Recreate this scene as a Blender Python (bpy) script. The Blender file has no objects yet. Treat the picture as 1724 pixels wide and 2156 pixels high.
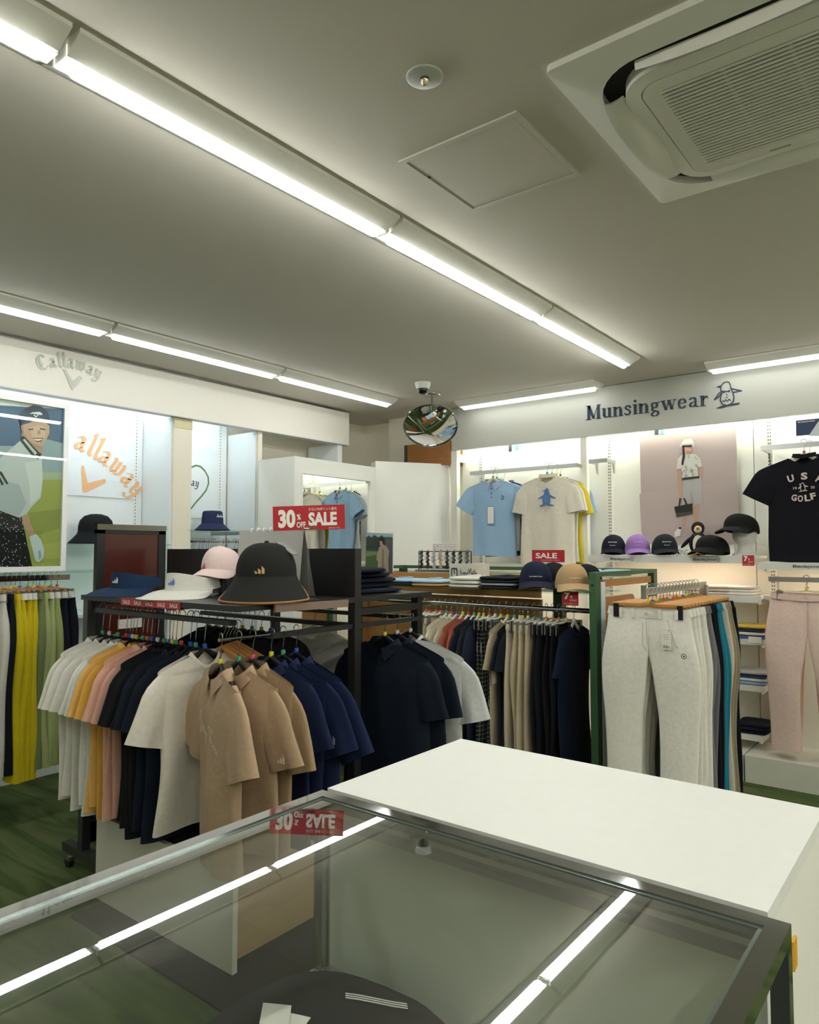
import bpy, math, random
from mathutils import Vector, Matrix
import bmesh
PI = math.pi
COL = bpy.context.scene.collection
scene = bpy.context.scene

# ---------------------------------------------------------------- camera, world, exposure
EYE = 1.5
YAW, PITCH, FPX = math.radians(37.94), math.radians(3.1), 1510.0
cam_d = bpy.data.cameras.new('camera')
cam_d.sensor_fit = 'VERTICAL'; cam_d.sensor_height = 36.0; cam_d.sensor_width = 36.0
cam_d.lens = 36.0 * FPX / 2156.0
cam_d.clip_start = 0.02
camera = bpy.data.objects.new('camera', cam_d)
COL.objects.link(camera)
camera.location = (0, 0, EYE)
camera.rotation_euler = (PI / 2 + PITCH, 0, YAW - PI / 2)
scene.camera = camera
scene.view_settings.view_transform = 'Standard'
scene.view_settings.look = 'None'
scene.view_settings.gamma = 1.0
scene.view_settings.use_curve_mapping = False
EXPOSURE = 1.5
scene.view_settings.exposure = EXPOSURE
world = bpy.data.worlds.new('world'); scene.world = world; world.use_nodes = True
bg = world.node_tree.nodes['Background']
bg.inputs[0].default_value = (0.9, 0.95, 0.85, 1); bg.inputs[1].default_value = 0.02
TUBE = 16.0          # emission of the ceiling tubes
COLD = 8.0           # tubes behind the left fascia
WARM = 15.0           # tubes behind the right fascia
UNDER = 8.0          # warm strips under the shelves

_F = Vector((math.cos(YAW) * math.cos(PITCH), math.sin(YAW) * math.cos(PITCH), math.sin(PITCH)))
_R = Vector((math.sin(YAW), -math.cos(YAW), 0)); _U = _R.cross(_F)
def P(u, v, **k):
    """where the sight line through photo point (u, v) meets the plane X=, Y= or Z="""
    d = _F * FPX + _R * (u - 862) - _U * (v - 1078)
    a, val = list(k.items())[0]; i = 'XYZ'.index(a)
    e = Vector((0, 0, EYE)); s = (val - e[i]) / d[i]
    return e + d * s

# ---------------------------------------------------------------- materials
def srgb(c):
    if isinstance(c, str):
        c = [int(c[i:i + 2], 16) / 255 for i in (0, 2, 4)]
    return tuple(x / 12.92 if x <= .04045 else ((x + .055) / 1.055) ** 2.4 for x in c)
_M = {}
def mat(c, rough=.5, metal=0., kind='plain', name=None, emit=0, scale=1.0, c2=None, coat=0.):
    key = (str(c), rough, metal, kind, emit, scale, str(c2), coat)
    if key in _M: return _M[key]
    m = bpy.data.materials.new(name or kind + '_' + str(c)); m.use_nodes = True
    nt = m.node_tree; N = nt.nodes; L = nt.links
    b = N['Principled BSDF']; col = srgb(c)
    b.inputs['Base Color'].default_value = (*col, 1)
    b.inputs['Roughness'].default_value = rough; b.inputs['Metallic'].default_value = metal
    if coat: b.inputs['Coat Weight'].default_value = coat
    def tex(t, **kw):
        n = N.new(t)
        for a, v in kw.items(): n.inputs[a].default_value = v
        return n
    tc = N.new('ShaderNodeTexCoord')
    def ramp_mix(fac, ca, cb):
        mx = N.new('ShaderNodeMix'); mx.data_type = 'RGBA'
        L.new(fac, mx.inputs[0]); mx.inputs[6].default_value = (*ca, 1); mx.inputs[7].default_value = (*cb, 1)
        L.new(mx.outputs[2], b.inputs['Base Color']); return mx
    def bump(h, st, dist):
        bp = tex('ShaderNodeBump', Strength=st, Distance=dist); L.new(h, bp.inputs['Height']); L.new(bp.outputs[0], b.inputs['Normal'])
    if emit:
        b.inputs['Emission Color'].default_value = (*col, 1); b.inputs['Emission Strength'].default_value = emit
    if kind == 'fabric':
        n1 = tex('ShaderNodeTexNoise', Scale=55 * scale, Detail=3.0); L.new(tc.outputs['Object'], n1.inputs['Vector'])
        n2 = tex('ShaderNodeTexNoise', Scale=6.0, Detail=2.0); L.new(tc.outputs['Object'], n2.inputs['Vector'])
        ramp_mix(n1.outputs[0], tuple(x * .88 for x in col), tuple(min(1, x * 1.1) for x in col))
        b.inputs['Roughness'].default_value = .9
        b.inputs['Sheen Weight'].default_value = .08 if sum(col) > .4 else 0; b.inputs['Specular IOR Level'].default_value = .25
        ad = N.new('ShaderNodeMath'); ad.operation = 'MULTIPLY_ADD'; L.new(n2.outputs[0], ad.inputs[0]); ad.inputs[1].default_value = 4; L.new(n1.outputs[0], ad.inputs[2])
        bump(ad.outputs[0], .35, .004)
    elif kind == 'wall':
        n1 = tex('ShaderNodeTexNoise', Scale=90.0, Detail=4.0); L.new(tc.outputs['Object'], n1.inputs['Vector'])
        ramp_mix(n1.outputs[0], tuple(x * .96 for x in col), tuple(min(1, x * 1.03) for x in col)); bump(n1.outputs[0], .12, .002)
    elif kind == 'wood':
        mp = N.new('ShaderNodeMapping'); mp.inputs['Scale'].default_value = (2, 2, 14); L.new(tc.outputs['Object'], mp.inputs[0])
        n1 = tex('ShaderNodeTexNoise', Scale=3.0, Detail=6.0, Distortion=.6); L.new(mp.outputs[0], n1.inputs['Vector'])
        ramp_mix(n1.outputs[0], tuple(x * .7 for x in col), tuple(min(1, x * 1.25) for x in col))
    elif kind == 'carpet':
        mp = N.new('ShaderNodeMapping'); mp.inputs['Scale'].default_value = (5.5, .9, 1); mp.inputs['Rotation'].default_value = (0, 0, .25); L.new(tc.outputs['Object'], mp.inputs[0])
        n1 = tex('ShaderNodeTexNoise', Scale=1.6, Detail=5.0, Distortion=1.2); L.new(mp.outputs[0], n1.inputs['Vector'])
        cr = N.new('ShaderNodeValToRGB'); L.new(n1.outputs[0], cr.inputs[0])
        cr.color_ramp.elements[0].position = .38; cr.color_ramp.elements[0].color = (*srgb('33441b'), 1)
        cr.color_ramp.elements[1].position = .62; cr.color_ramp.elements[1].color = (*srgb('58633a'), 1)
        e = cr.color_ramp.elements.new(.5); e.color = (*srgb('435723'), 1)
        L.new(cr.outputs[0], b.inputs['Base Color'])
        n2 = tex('ShaderNodeTexNoise', Scale=260.0, Detail=2.0); L.new(tc.outputs['Object'], n2.inputs['Vector']); bump(n2.outputs[0], .6, .006)
    elif kind == 'grid':
        mp = N.new('ShaderNodeMapping'); L.new(tc.outputs['Object'], mp.inputs[0])
        mp.inputs['Rotation'].default_value = (PI / 2, 0, 0)
        br = N.new('ShaderNodeTexBrick'); L.new(mp.outputs[0], br.inputs['Vector'])
        br.offset = 0; br.inputs['Scale'].default_value = 28 * scale; br.inputs['Brick Width'].default_value = .7; br.inputs['Row Height'].default_value = .7
        br.inputs['Mortar Size'].default_value = .045
        br.inputs['Color1'].default_value = (*col, 1); br.inputs['Color2'].default_value = (*col, 1); br.inputs['Mortar'].default_value = (*srgb(c2), 1)
        L.new(br.outputs[0], b.inputs['Base Color']); b.inputs['Roughness'].default_value = .9
    elif kind == 'dots':
        v = tex('ShaderNodeTexVoronoi', Scale=45 * scale); L.new(tc.outputs['Object'], v.inputs['Vector'])
        ls = N.new('ShaderNodeMath'); ls.operation = 'LESS_THAN'; L.new(v.outputs['Distance'], ls.inputs[0]); ls.inputs[1].default_value = .22
        ramp_mix(ls.outputs[0], col, srgb(c2)); b.inputs['Roughness'].default_value = .9
    elif kind == 'chrome':
        n1 = tex('ShaderNodeTexNoise', Scale=9.0, Detail=2.0); L.new(tc.outputs['Object'], n1.inputs['Vector'])
        mr = N.new('ShaderNodeMapRange'); L.new(n1.outputs[0], mr.inputs[0]); mr.inputs[3].default_value = rough * .7; mr.inputs[4].default_value = rough * 1.4
        L.new(mr.outputs[0], b.inputs['Roughness']); b.inputs['Metallic'].default_value = 1
    elif kind == 'blotch':
        n1 = tex('ShaderNodeTexNoise', Scale=2.2 * scale, Detail=3.0); L.new(tc.outputs['Object'], n1.inputs['Vector'])
        ramp_mix(n1.outputs[0], col, srgb(c2))
    else:
        n1 = tex('ShaderNodeTexNoise', Scale=30.0, Detail=3.0); L.new(tc.outputs['Object'], n1.inputs['Vector'])
        ramp_mix(n1.outputs[0], tuple(x * .97 for x in col), tuple(min(1, x * 1.02) for x in col))
    _M[key] = m; return m
def glass(name, tint=(.93, .97, .95), base=.05, rough=.0, power=1.0):
    m = bpy.data.materials.new(name); m.use_nodes = True; nt = m.node_tree; N = nt.nodes; L = nt.links
    N.remove(N['Principled BSDF']); out = N['Material Output']
    tr = N.new('ShaderNodeBsdfTransparent'); tr.inputs[0].default_value = (*tint, 1)
    gl = N.new('ShaderNodeBsdfGlossy'); gl.inputs['Roughness'].default_value = rough
    fr = N.new('ShaderNodeFresnel'); fr.inputs[0].default_value = 1.5
    ml = N.new('ShaderNodeMath'); ml.operation = 'MULTIPLY'; L.new(fr.outputs[0], ml.inputs[0]); ml.inputs[1].default_value = power; ml.use_clamp = True
    ge = N.new('ShaderNodeNewGeometry'); iv = N.new('ShaderNodeMath'); iv.operation = 'SUBTRACT'; iv.inputs[0].default_value = 1; L.new(ge.outputs['Backfacing'], iv.inputs[1])
    m2 = N.new('ShaderNodeMath'); m2.operation = 'MULTIPLY'; L.new(ml.outputs[0], m2.inputs[0]); L.new(iv.outputs[0], m2.inputs[1])
    mx = N.new('ShaderNodeMixShader'); L.new(m2.outputs[0], mx.inputs[0]); L.new(tr.outputs[0], mx.inputs[1]); L.new(gl.outputs[0], mx.inputs[2])
    L.new(mx.outputs[0], out.inputs[0]); return m
WHITE = mat('eeeeea', .45); OFFW = mat('e6e4da', .5); CEIL = mat('cfc9bd', .85, kind='wall', name='ceiling_paint')
WALLP = mat('f2ecda', .85, kind='wall', name='wall_paint'); BLACKM = mat('161517', .5, name='black_steel')
BLACKP = mat('131316', .35, name='black_plastic'); CHROME = mat('a6a8a8', .06, kind='chrome', name='chrome'); STEEL = mat('b8bab8', .3, kind='chrome', name='brushed_steel')
GREENP = mat('3c6240', .45, name='green_paint'); WOOD = mat('b9834a', .5, kind='wood', name='birch_wood'); WOOD2 = mat('c98f4e', .4, kind='wood', name='hanger_wood')
GLASS = glass('clear_glass'); GLASSG = glass('greenish_glass', (.80, .92, .87)); CLEAR = glass('clear_plastic', (.9, .92, .9), power=2.5)
RED = mat('b3262f', .4, name='sign_red'); PAPER = mat('ece9e2', .6, name='paper'); NAVYI = mat('24344a', .5, name='navy_ink')
MARK = {'red': mat('d8434a', .4), 'blue': mat('3566c8', .4), 'green': mat('3fa983', .4), 'yellow': mat('e6d430', .4), 'orange': mat('e0703a', .4), 'white': mat('dedede', .4), 'pink': mat('e05a7a', .4)}
def emat(name, c, s):
    m = bpy.data.materials.new(name); m.use_nodes = True; nt = m.node_tree; N = nt.nodes
    N.remove(N['Principled BSDF']); e = N.new('ShaderNodeEmission'); e.inputs[0].default_value = (*c, 1); e.inputs[1].default_value = s
    nt.links.new(e.outputs[0], N['Material Output'].inputs[0]); return m
LAMP = emat('tube_light', (.97, .985, .93), TUBE); LAMP_L = emat('tube_light_left_row', (.97, .985, .94), TUBE * .4); LAMP_R = emat('tube_light_right_row', (.97, 1.0, .93), TUBE * .2); LCOLD = emat('cold_tube', (.82, .95, 1.0), COLD); LWARM = emat('shelf_tube', (.97, 1.0, .90), WARM); LUNDER = emat('warm_strip', (1.0, .80, .58), UNDER)

# ---------------------------------------------------------------- mesh builder
def hull2(pts):
    pts = sorted(set((round(p[0], 6), round(p[1], 6)) for p in pts))
    if len(pts) < 3: return pts
    def half(ps):
        h = []
        for p in ps:
            while len(h) >= 2 and (h[-1][0] - h[-2][0]) * (p[1] - h[-2][1]) - (h[-1][1] - h[-2][1]) * (p[0] - h[-2][0]) <= 0: h.pop()
            h.append(p)
        return h
    a = half(pts); b = half(pts[::-1]); return a[:-1] + b[:-1]
class MB:
    def __init__(s): s.v = []; s.f = []; s.m = []; s.mats = []
    def mi(s, m):
        if m not in s.mats: s.mats.append(m)
        return s.mats.index(m)
    def add(s, vs, fs, m):
        o = len(s.v); k = s.mi(m); s.v += [Vector(p) for p in vs]
        for f in fs: s.f.append([i + o for i in f]); s.m.append(k)
        return s
    def box(s, lo, hi, m):
        x0, y0, z0 = lo; x1, y1, z1 = hi
        return s.add([(x0, y0, z0), (x1, y0, z0), (x1, y1, z0), (x0, y1, z0), (x0, y0, z1), (x1, y0, z1), (x1, y1, z1), (x0, y1, z1)],
              [(0, 3, 2, 1), (4, 5, 6, 7), (0, 1, 5, 4), (1, 2, 6, 5), (2, 3, 7, 6), (3, 0, 4, 7)], m)
    def obox(s, c, size, M, m):
        n = len(s.v); s.box([-a / 2 for a in size], [a / 2 for a in size], m)
        for i in range(n, len(s.v)): s.v[i] = Vector(c) + M @ s.v[i]
        return s
    def bar(s, a, b, w, h, m):
        a = Vector(a); b = Vector(b); d = (b - a); L = d.length; z = d.normalized()
        x = z.cross(Vector((0, 0, 1)));
        if x.length < 1e-4: x = Vector((1, 0, 0))
        x.normalize(); y = z.cross(x)
        M = Matrix((x, y, z)).transposed()
        return s.obox((a + b) / 2, (w, h, L), M, m)
    def tube(s, path, r, m, n=8, caps=True, flat=1.0):
        path = [Vector(p) for p in path]; rs = r if isinstance(r, (list, tuple)) else [r] * len(path)
        rings = []; prev = None
        for i, p in enumerate(path):
            t = (path[min(i + 1, len(path) - 1)] - path[max(i - 1, 0)]).normalized()
            if prev is None:
                x = t.cross(Vector((0, 0, 1)));
                if x.length < 1e-3: x = t.cross(Vector((0, 1, 0)))
            else: x = prev - t * prev.dot(t)
            x.normalize(); prev = x; y = t.cross(x)
            rings.append([p + x * math.cos(2 * PI * k / n) * rs[i] * flat + y * math.sin(2 * PI * k / n) * rs[i] for k in range(n)])
        vs = [q for rg in rings for q in rg]; fs = []
        for i in range(len(path) - 1):
            for k in range(n): fs.append((i * n + k, i * n + (k + 1) % n, (i + 1) * n + (k + 1) % n, (i + 1) * n + k))
        if caps: fs.append(tuple(range(n))[::-1]); fs.append(tuple((len(path) - 1) * n + k for k in range(n)))
        return s.add(vs, fs, m)
    def grid(s, fn, nu, nv, m, closeu=False):
        vs = [fn(i, j) for j in range(nv) for i in range(nu)]; fs = []
        for j in range(nv - 1):
            for i in range(nu if closeu else nu - 1):
                a = j * nu + i; b = j * nu + (i + 1) % nu; fs.append((a, b, b + nu, a + nu))
        return s.add(vs, fs, m)
    def lathe(s, prof, c, m, n=24, sx=1., sy=1.):
        c = Vector(c)
        return s.grid(lambda i, j: c + Vector((prof[j][0] * sx * math.cos(2 * PI * i / n), prof[j][0] * sy * math.sin(2 * PI * i / n), prof[j][1])), n, len(prof), m, True)
    def prism(s, pts, fr, th, m):
        """outline pts (a, b) in frame fr=(origin, ex, ey); th is the thickness along ex x ey"""
        o, ex, ey = [Vector(q) for q in fr]; nn = ex.cross(ey).normalized(); n = len(pts)
        vs = [o + ex * a + ey * b for a, b in pts]
        if th == 0: return s.add(vs, [tuple(range(n))], m)
        vs += [q + nn * th for q in vs]
        return s.add(vs, [tuple(range(n))[::-1], tuple(range(n, 2 * n))] + [(i, (i + 1) % n, n + (i + 1) % n, n + i) for i in range(n)], m)
    def pen(s, strokes, nib, fr, m, lift=.0002):
        o, ex, ey = [Vector(q) for q in fr]; nn = ex.cross(ey).normalized(); q = 0
        for st in strokes:
            for a, b in zip(st[:-1], st[1:]):
                h = hull2([(a[0] + p[0], a[1] + p[1]) for p in nib] + [(b[0] + p[0], b[1] + p[1]) for p in nib])
                q += 1
                if len(h) > 2: s.prism(h, (o + nn * lift * (1 + q % 3) , ex, ey), 0, m)
        return s
    def build(s, name, parent=None, smooth=False, angle=.7, at=None):
        me = bpy.data.meshes.new(name); off = Vector((0, 0, 0))
        if parent is not None and parent.get('_w'): off = Vector(parent['_w'])
        elif parent is None:
            if at is None:
                xs = [p.x for p in s.v]; ys = [p.y for p in s.v]; zs = [p.z for p in s.v]
                off = Vector(((min(xs) + max(xs)) / 2, (min(ys) + max(ys)) / 2, min(zs)))
            else: off = Vector(at)
        me.from_pydata([tuple(p - off) for p in s.v], [], s.f)
        for m in s.mats: me.materials.append(m)
        me.polygons.foreach_set('material_index', s.m)
        if smooth: me.polygons.foreach_set('use_smooth', [True] * len(s.f))
        me.update()
        if smooth and angle: me.set_sharp_from_angle(angle=angle)
        o = bpy.data.objects.new(name, me); COL.objects.link(o)
        if parent is not None:
            o.parent = parent
            if parent.get('_w') and parent.type == 'MESH': o.location = (0, 0, 0)
            if parent.get('_w'): o['_w'] = parent['_w']
        else: o.location = off; 
        return o
def tag(o, label, cat, group=None, kind=None):
    o['label'] = label; o['category'] = cat
    if group: o['group'] = group
    if kind: o['kind'] = kind
    return o
def solo(mb, name, label, cat, group=None, smooth=False, **k):
    return tag(mb.build(name, None, smooth, **k), label, cat, group)
def thing(name, label, cat, loc, group=None, rz=None):
    """Empty at the thing's base; without rz its parts are given in room coordinates, with rz in the thing's own"""
    o = bpy.data.objects.new(name, None); COL.objects.link(o); o.location = loc; o.empty_display_size = .05
    if rz is None: o['_w'] = tuple(loc)
    else: o.rotation_euler = (0, 0, rz)
    return tag(o, label, cat, group)
def struct(mb, name, **k):
    o = mb.build(name, None, **k); o['kind'] = 'structure'; return o
def text(mb, body, fr, width, height, m, bold=.0, lift=.0006, center=False):
    """lettering set into width x height (m) with its lower left corner at the frame's origin"""
    c = bpy.data.curves.new('lettering', 'FONT'); c.body = body; c.size = 1; c.offset = bold; c.resolution_u = 3
    o = bpy.data.objects.new('lettering', c); COL.objects.link(o); bpy.context.view_layer.update()
    me = bpy.data.meshes.new_from_object(o.evaluated_get(bpy.context.evaluated_depsgraph_get()))
    vs = [v.co.copy() for v in me.vertices]; fs = [tuple(p.vertices) for p in me.polygons]
    bpy.data.objects.remove(o); bpy.data.curves.remove(c); bpy.data.meshes.remove(me)
    if not vs: return mb
    x0 = min(v.x for v in vs); x1 = max(v.x for v in vs); y0 = min(v.y for v in vs); y1 = max(v.y for v in vs)
    o_, ex, ey = [Vector(q) for q in fr]; nn = ex.cross(ey).normalized() * lift
    sx = width / max(1e-6, x1 - x0); sy = height / max(1e-6, y1 - y0)
    return mb.add([o_ + nn + ex * (v.x - x0) * sx + ey * (v.y - y0) * sy for v in vs], fs, m)
_O = ['', 'first', 'second', 'third', 'fourth', 'fifth', 'sixth', 'seventh', 'eighth', 'ninth', 'tenth', 'eleventh', 'twelfth', 'thirteenth', 'fourteenth', 'fifteenth', 'sixteenth', 'seventeenth', 'eighteenth', 'nineteenth', 'twentieth']
def ordw(n):
    if n <= 20: return _O[n]
    t = {2: 'twenty', 3: 'thirty'}[n // 10]; return ('thirtieth' if n == 30 else t + '-' + _O[n % 10])
def circ(n, r=1., cx=0., cy=0., a0=0): return [(cx + r * math.cos(a0 + 2 * PI * k / n), cy + r * math.sin(a0 + 2 * PI * k / n)) for k in range(n)]
def ss(t): t = max(0., min(1., t)); return t * t * (3 - 2 * t)
# ================================================================ the setting
CZ = 2.8; XB = 5.58; YL = 4.95
struct(MB().box((-2.6, -3.6, -.1), (XB + .1, YL + .1, 0), mat('3f5a1d', .95, kind='carpet', name='green_carpet')), 'floor')
struct(MB().box((-2.6, -3.6, CZ), (XB + .1, YL + .1, CZ + .1), CEIL), 'ceiling')
struct(MB().box((-2.6, YL, 0), (XB + .1, YL + .1, CZ), WALLP), 'wall_left')
struct(MB().box((XB, -3.6, 0), (XB + .1, YL, CZ), WALLP), 'wall_back')
struct(MB().box((-2.7, -3.6, 0), (-2.6, YL, CZ), WALLP), 'wall_front')
struct(MB().box((-2.6, -3.7, 0), (XB, -3.6, CZ), WALLP), 'wall_right')
struct(MB().box((XB - .14, 3.8, 0), (XB, 4.5, CZ), WALLP), 'trim_1')

# ---- ceiling light rows
def lamp_row(axis, a0, n, other, what, step=1.29, lm=LAMP):
    for k in range(n):
        s = a0 + k * step; e = s + step - .02
        lab = what % ordw(k + 1)
        cx = ((s + e) / 2, other, CZ) if axis == 'X' else (other, (s + e) / 2, CZ)
        t = thing('ceiling_light', lab, 'ceiling light', cx, 'fluorescent ceiling lights')
        def bx(a, b, y0, y1, z0, z1, m, mb):
            if axis == 'X': mb.box((a, other + y0, z0), (b, other + y1, z1), m)
            else: mb.box((other + y0, a, z0), (other + y1, b, z1), m)
        h = MB(); bx(s, e, -.10, .10, CZ - .012, CZ + .001, OFFW, h)
        # sloped reflector wings
        for sg in (-1, 1):
            y0 = sg * .10; y1 = sg * .035
            pts = [(y0, CZ - .012), (y1, CZ - .045), (y1, CZ - .012)]
            vs = []
            for q in (s, e):
                for (yy, zz) in pts: vs.append((q, other + yy, zz) if axis == 'X' else (other + yy, q, zz))
            h.add(vs, [(0, 1, 4, 3), (1, 2, 5, 4), (0, 2, 1), (3, 4, 5)], OFFW)
        h.build('housing', t)
        tb = MB(); r = .017
        L = (e - s) * .965; c0 = (s + e) / 2 - L / 2; prof = []
        path = [((c0 + L * q), other, CZ - .048) if axis == 'X' else (other, c0 + L * q, CZ - .048) for q in (0, .004, .012, .5, .988, .996, 1)]
        tb.tube(path, [.008, .018, .022, .022, .022, .018, .008], lm, 12); tb.build('tube', t, True)
        for q in (s + .008, e - .008):
            cp = MB(); cp.box(*(((q - .008, other - .03, CZ - .05), (q + .008, other + .03, CZ - .012)) if axis == 'X' else ((other - .03, q - .008, CZ - .05), (other + .03, q + .008, CZ - .012))), WHITE)
            cp.build('end_cap', t)
lamp_row('X', 4.72 - 1.29 * 4, 4, 1.80, 'fluorescent ceiling light in the long middle row, %s from the near end')
lamp_row('X', 4.74 - 1.29 * 4, 4, 3.90, 'fluorescent ceiling light in the left row before the pale fascia, %s from the near end', lm=LAMP_L)
lamp_row('Y', 2.21, 1, 5.20, 'short fluorescent ceiling light right of the domed mirror, %s in its row', 1.29, LAMP_R)
lamp_row('Y', 1.42 - 1.29 * 2, 2, 5.20, 'ceiling light at the right edge above the dark blue lettering, %s from near end', 1.29, LAMP_R)
lamp_row('X', -1.6, 5, -.95, 'fluorescent ceiling light right of the viewer, %s in its row')  # invented row out of view, added to brighten the ceiling around the cassette
lamp_row('X', -1.6, 4, -2.6, 'fluorescent ceiling light near the unseen side wall, %s in its row')  # second added row out of view, only lifts the room's light

# ---- ceiling fittings
ap = [P(835, 340, Z=CZ), P(1222, 368, Z=CZ)]
ax0, ax1, ay0, ay1 = 1.812, 2.262, 1.012, 1.462
t = thing('access_panel', 'square painted access hatch in the ceiling beside the long light row', 'hatch', (2.03, 1.24, CZ))
fr = MB()
PAINT = mat('cfc9bd', .6, name='hatch_paint')
for lo, hi in (((ax0, ay0), (ax1, ay0 + .02)), ((ax0, ay1 - .02), (ax1, ay1)), ((ax0, ay0 + .02), (ax0 + .02, ay1 - .02)), ((ax1 - .02, ay0 + .02), (ax1, ay1 - .02))):
    fr.box((*lo, CZ - .006), (*hi, CZ + .002), PAINT)
fr.build('frame', t)
MB().box((ax0 + .023, ay0 + .023, CZ - .004), (ax1 - .023, ay1 - .023, CZ + .002), PAINT).build('hatch_panel', t)
MB().box((ax0 + .023, ay0 + .0205, CZ - .002), (ax1 - .023, ay0 + .0228, CZ + .001), BLACKP).build('gap', t)
MB().box((1.95, ay1 - .03, CZ - .007), (1.958, ay1 - .022, CZ + .001), BLACKP).build('latch', t)

c = P(894, 161, Z=CZ)
t = thing('ceiling_detector', 'round grey ceiling plate with a small glass bulb at its centre', 'detector', (c.x, c.y, CZ))
MB().lathe([(0, CZ - .006), (.046, CZ - .006), (.050, CZ - .004), (.051, CZ)], (c.x, c.y, 0), mat('a9b0a6', .4, kind='blotch', c2='c3c6bd', scale=14), 32).build('plate', t, True)
MB().lathe([(0, CZ - .026), (.006, CZ - .025), (.011, CZ - .018), (.013, CZ - .006)], (c.x, c.y, 0), mat('d8c8a0', .1, .4), 20).build('bulb', t, True)
MB().lathe([(.014, CZ - .006), (.015, CZ - .011), (.0125, CZ - .012)], (c.x, c.y, 0), CHROME, 20).build('bezel', t, True)

# ---- air conditioner cassette
acx, acy, h = (1.689 + 2.617) / 2, .857 - .464, .464
t = thing('air_conditioner', 'square white ceiling air conditioner cassette with a slatted intake grille', 'air conditioner', (acx, acy, CZ))
ACW = mat('e6e4da', .45, name='cassette_plastic'); ACD = mat('1d1c1a', .8, name='dark_duct')
def rsq(hs, r, n=8, hy=None):
    hy = hy or hs; pts = []
    for cx_, cy_, a in ((hs - r, hy - r, 0), (-hs + r, hy - r, PI / 2), (-hs + r, -hy + r, PI), (hs - r, -hy + r, 1.5 * PI)):
        for k in range(n + 1): pts.append((cx_ + r * math.cos(a + PI / 2 * k / n), cy_ + r * math.sin(a + PI / 2 * k / n)))
    return pts
def ringplate(mb, outer, inner, z0, z1, m, zi=None):
    n = len(outer); zi = z0 if zi is None else zi
    vs = [(acx + a, acy + b, z1) for a, b in outer] + [(acx + a * 1.0, acy + b * 1.0, z0) for a, b in outer] + [(acx + a, acy + b, zi) for a, b in inner] + [(acx + a, acy + b, z1) for a, b in inner]
    fs = []
    for k in range(4):
        for i in range(n):
            j = (i + 1) % n
            if k < 3: fs.append((k * n + i, k * n + j, (k + 1) * n + j, (k + 1) * n + i))
    mb.add(vs, fs, m)
mb = MB(); ringplate(mb, rsq(h, .02), rsq(.385, .15), CZ - .018, CZ, ACW, CZ - .03); mb.build('outer_plate', t, True, .5)
mb = MB(); mb.prism(rsq(.39, .15), ((acx, acy, CZ - .004), (1, 0, 0), (0, 1, 0)), .003, ACD); mb.build('air_duct', t)
mb = MB(); ringplate(mb, rsq(.328, .11), rsq(.285, .06), CZ - .04, CZ - .004, ACW, CZ - .044); mb.build('inner_panel', t, True, .5)
mb = MB(); ringplate(mb, rsq(.282, .058), rsq(.235, .015), CZ - .045, CZ - .004, ACW, CZ - .045); mb.build('intake_frame', t, True, .5)
mb = MB(); mb.box((acx - .24, acy - .24, CZ - .024), (acx + .24, acy + .24, CZ - .012), mat('15130f', .9)); mb.build('filter', t)
mb = MB()
for k in range(27):
    x = acx - .226 + .452 * k / 26
    mb.box((x - .0046, acy - .236, CZ - .046), (x + .0046, acy + .236, CZ - .042), ACW)
for q in (-.08, .08): mb.box((acx - .236, acy + q - .004, CZ - .034), (acx + .236, acy + q + .004, CZ - .026), ACW)
mb.build('intake_slats', t)
# flaps: one hangs open towards the viewer, three lie closed
def flap(cx_, cy_, along, tilt, name='flap', hw=1.):
    mb = MB(); n = 14
    def fn(i, j):
        s = -1 + 2 * i / n; w = (j - 2) / 2 * .028 * hw * (1 - .35 * abs(s) ** 3); L = .255 * s
        z = CZ - .040 - .010 * (1 - s * s) - math.sin(tilt) * w * 1.2 + .004 * (j - 2) ** 2 / 4; w2 = w * math.cos(tilt) * 1.3
        return (acx + cx_ + (L if along == 'X' else w2), acy + cy_ + (w2 if along == 'X' else L), z)
    mb.grid(fn, n + 1, 5, ACW)
    mb.grid(lambda i, j: Vector(fn(i, j)) + Vector((0, 0, .006)), n + 1, 5, ACW)
    mb.build(name, t, True, 1.2)
flap(-.364, 0, 'Y', 1.35, hw=.40); flap(.358, 0, 'Y', .1, hw=1.2); flap(0, .358, 'X', .1, hw=1.2); flap(0, -.358, 'X', .1, hw=1.2)
MB().box((acx + .268, acy + .0, CZ - .0465), (acx + .272, acy + .06, CZ - .0445), mat('8a887e', .6)).build('maker_mark', t)

# ---- dome camera, convex mirror
c = P(890, 806, Z=CZ)
t = thing('dome_camera', 'small white security camera with dark glass dome on the ceiling', 'camera', (c.x, c.y, CZ))
MB().lathe([(.062, CZ), (.06, CZ - .02), (.05, CZ - .045), (.04, CZ - .05)], (c.x, c.y, 0), WHITE, 24).build('housing', t, True)
MB().lathe([(.04, CZ - .048), (.042, CZ - .06), (.034, CZ - .078), (.018, CZ - .089), (0, CZ - .092)], (c.x, c.y, 0), mat('101215', .08), 24).build('lens_dome', t, True)
c = P(909, 831, Z=CZ)
t = thing('convex_mirror', 'round domed security mirror hanging from the ceiling by a chrome rod', 'mirror', (c.x, c.y, CZ))
MB().lathe([(0, CZ - .012), (.07, CZ - .012), (.075, CZ - .004), (.075, CZ)], (c.x, c.y, 0), CHROME, 24).build('ceiling_mount', t, True)
mc = P(909, 897, X=c.x - .02); mc.y = c.y
MB().tube([(c.x, c.y, CZ - .01), (c.x, c.y, mc.z + .07)], .009, CHROME, 10).build('rod', t, True)
el = math.radians(-50); az = math.atan2(-c.y, -c.x)
nv = Vector((math.cos(el) * math.cos(az), math.cos(el) * math.sin(az), math.sin(el))); ux = Vector((-math.sin(az), math.cos(az), 0)); uy = nv.cross(ux)
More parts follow.
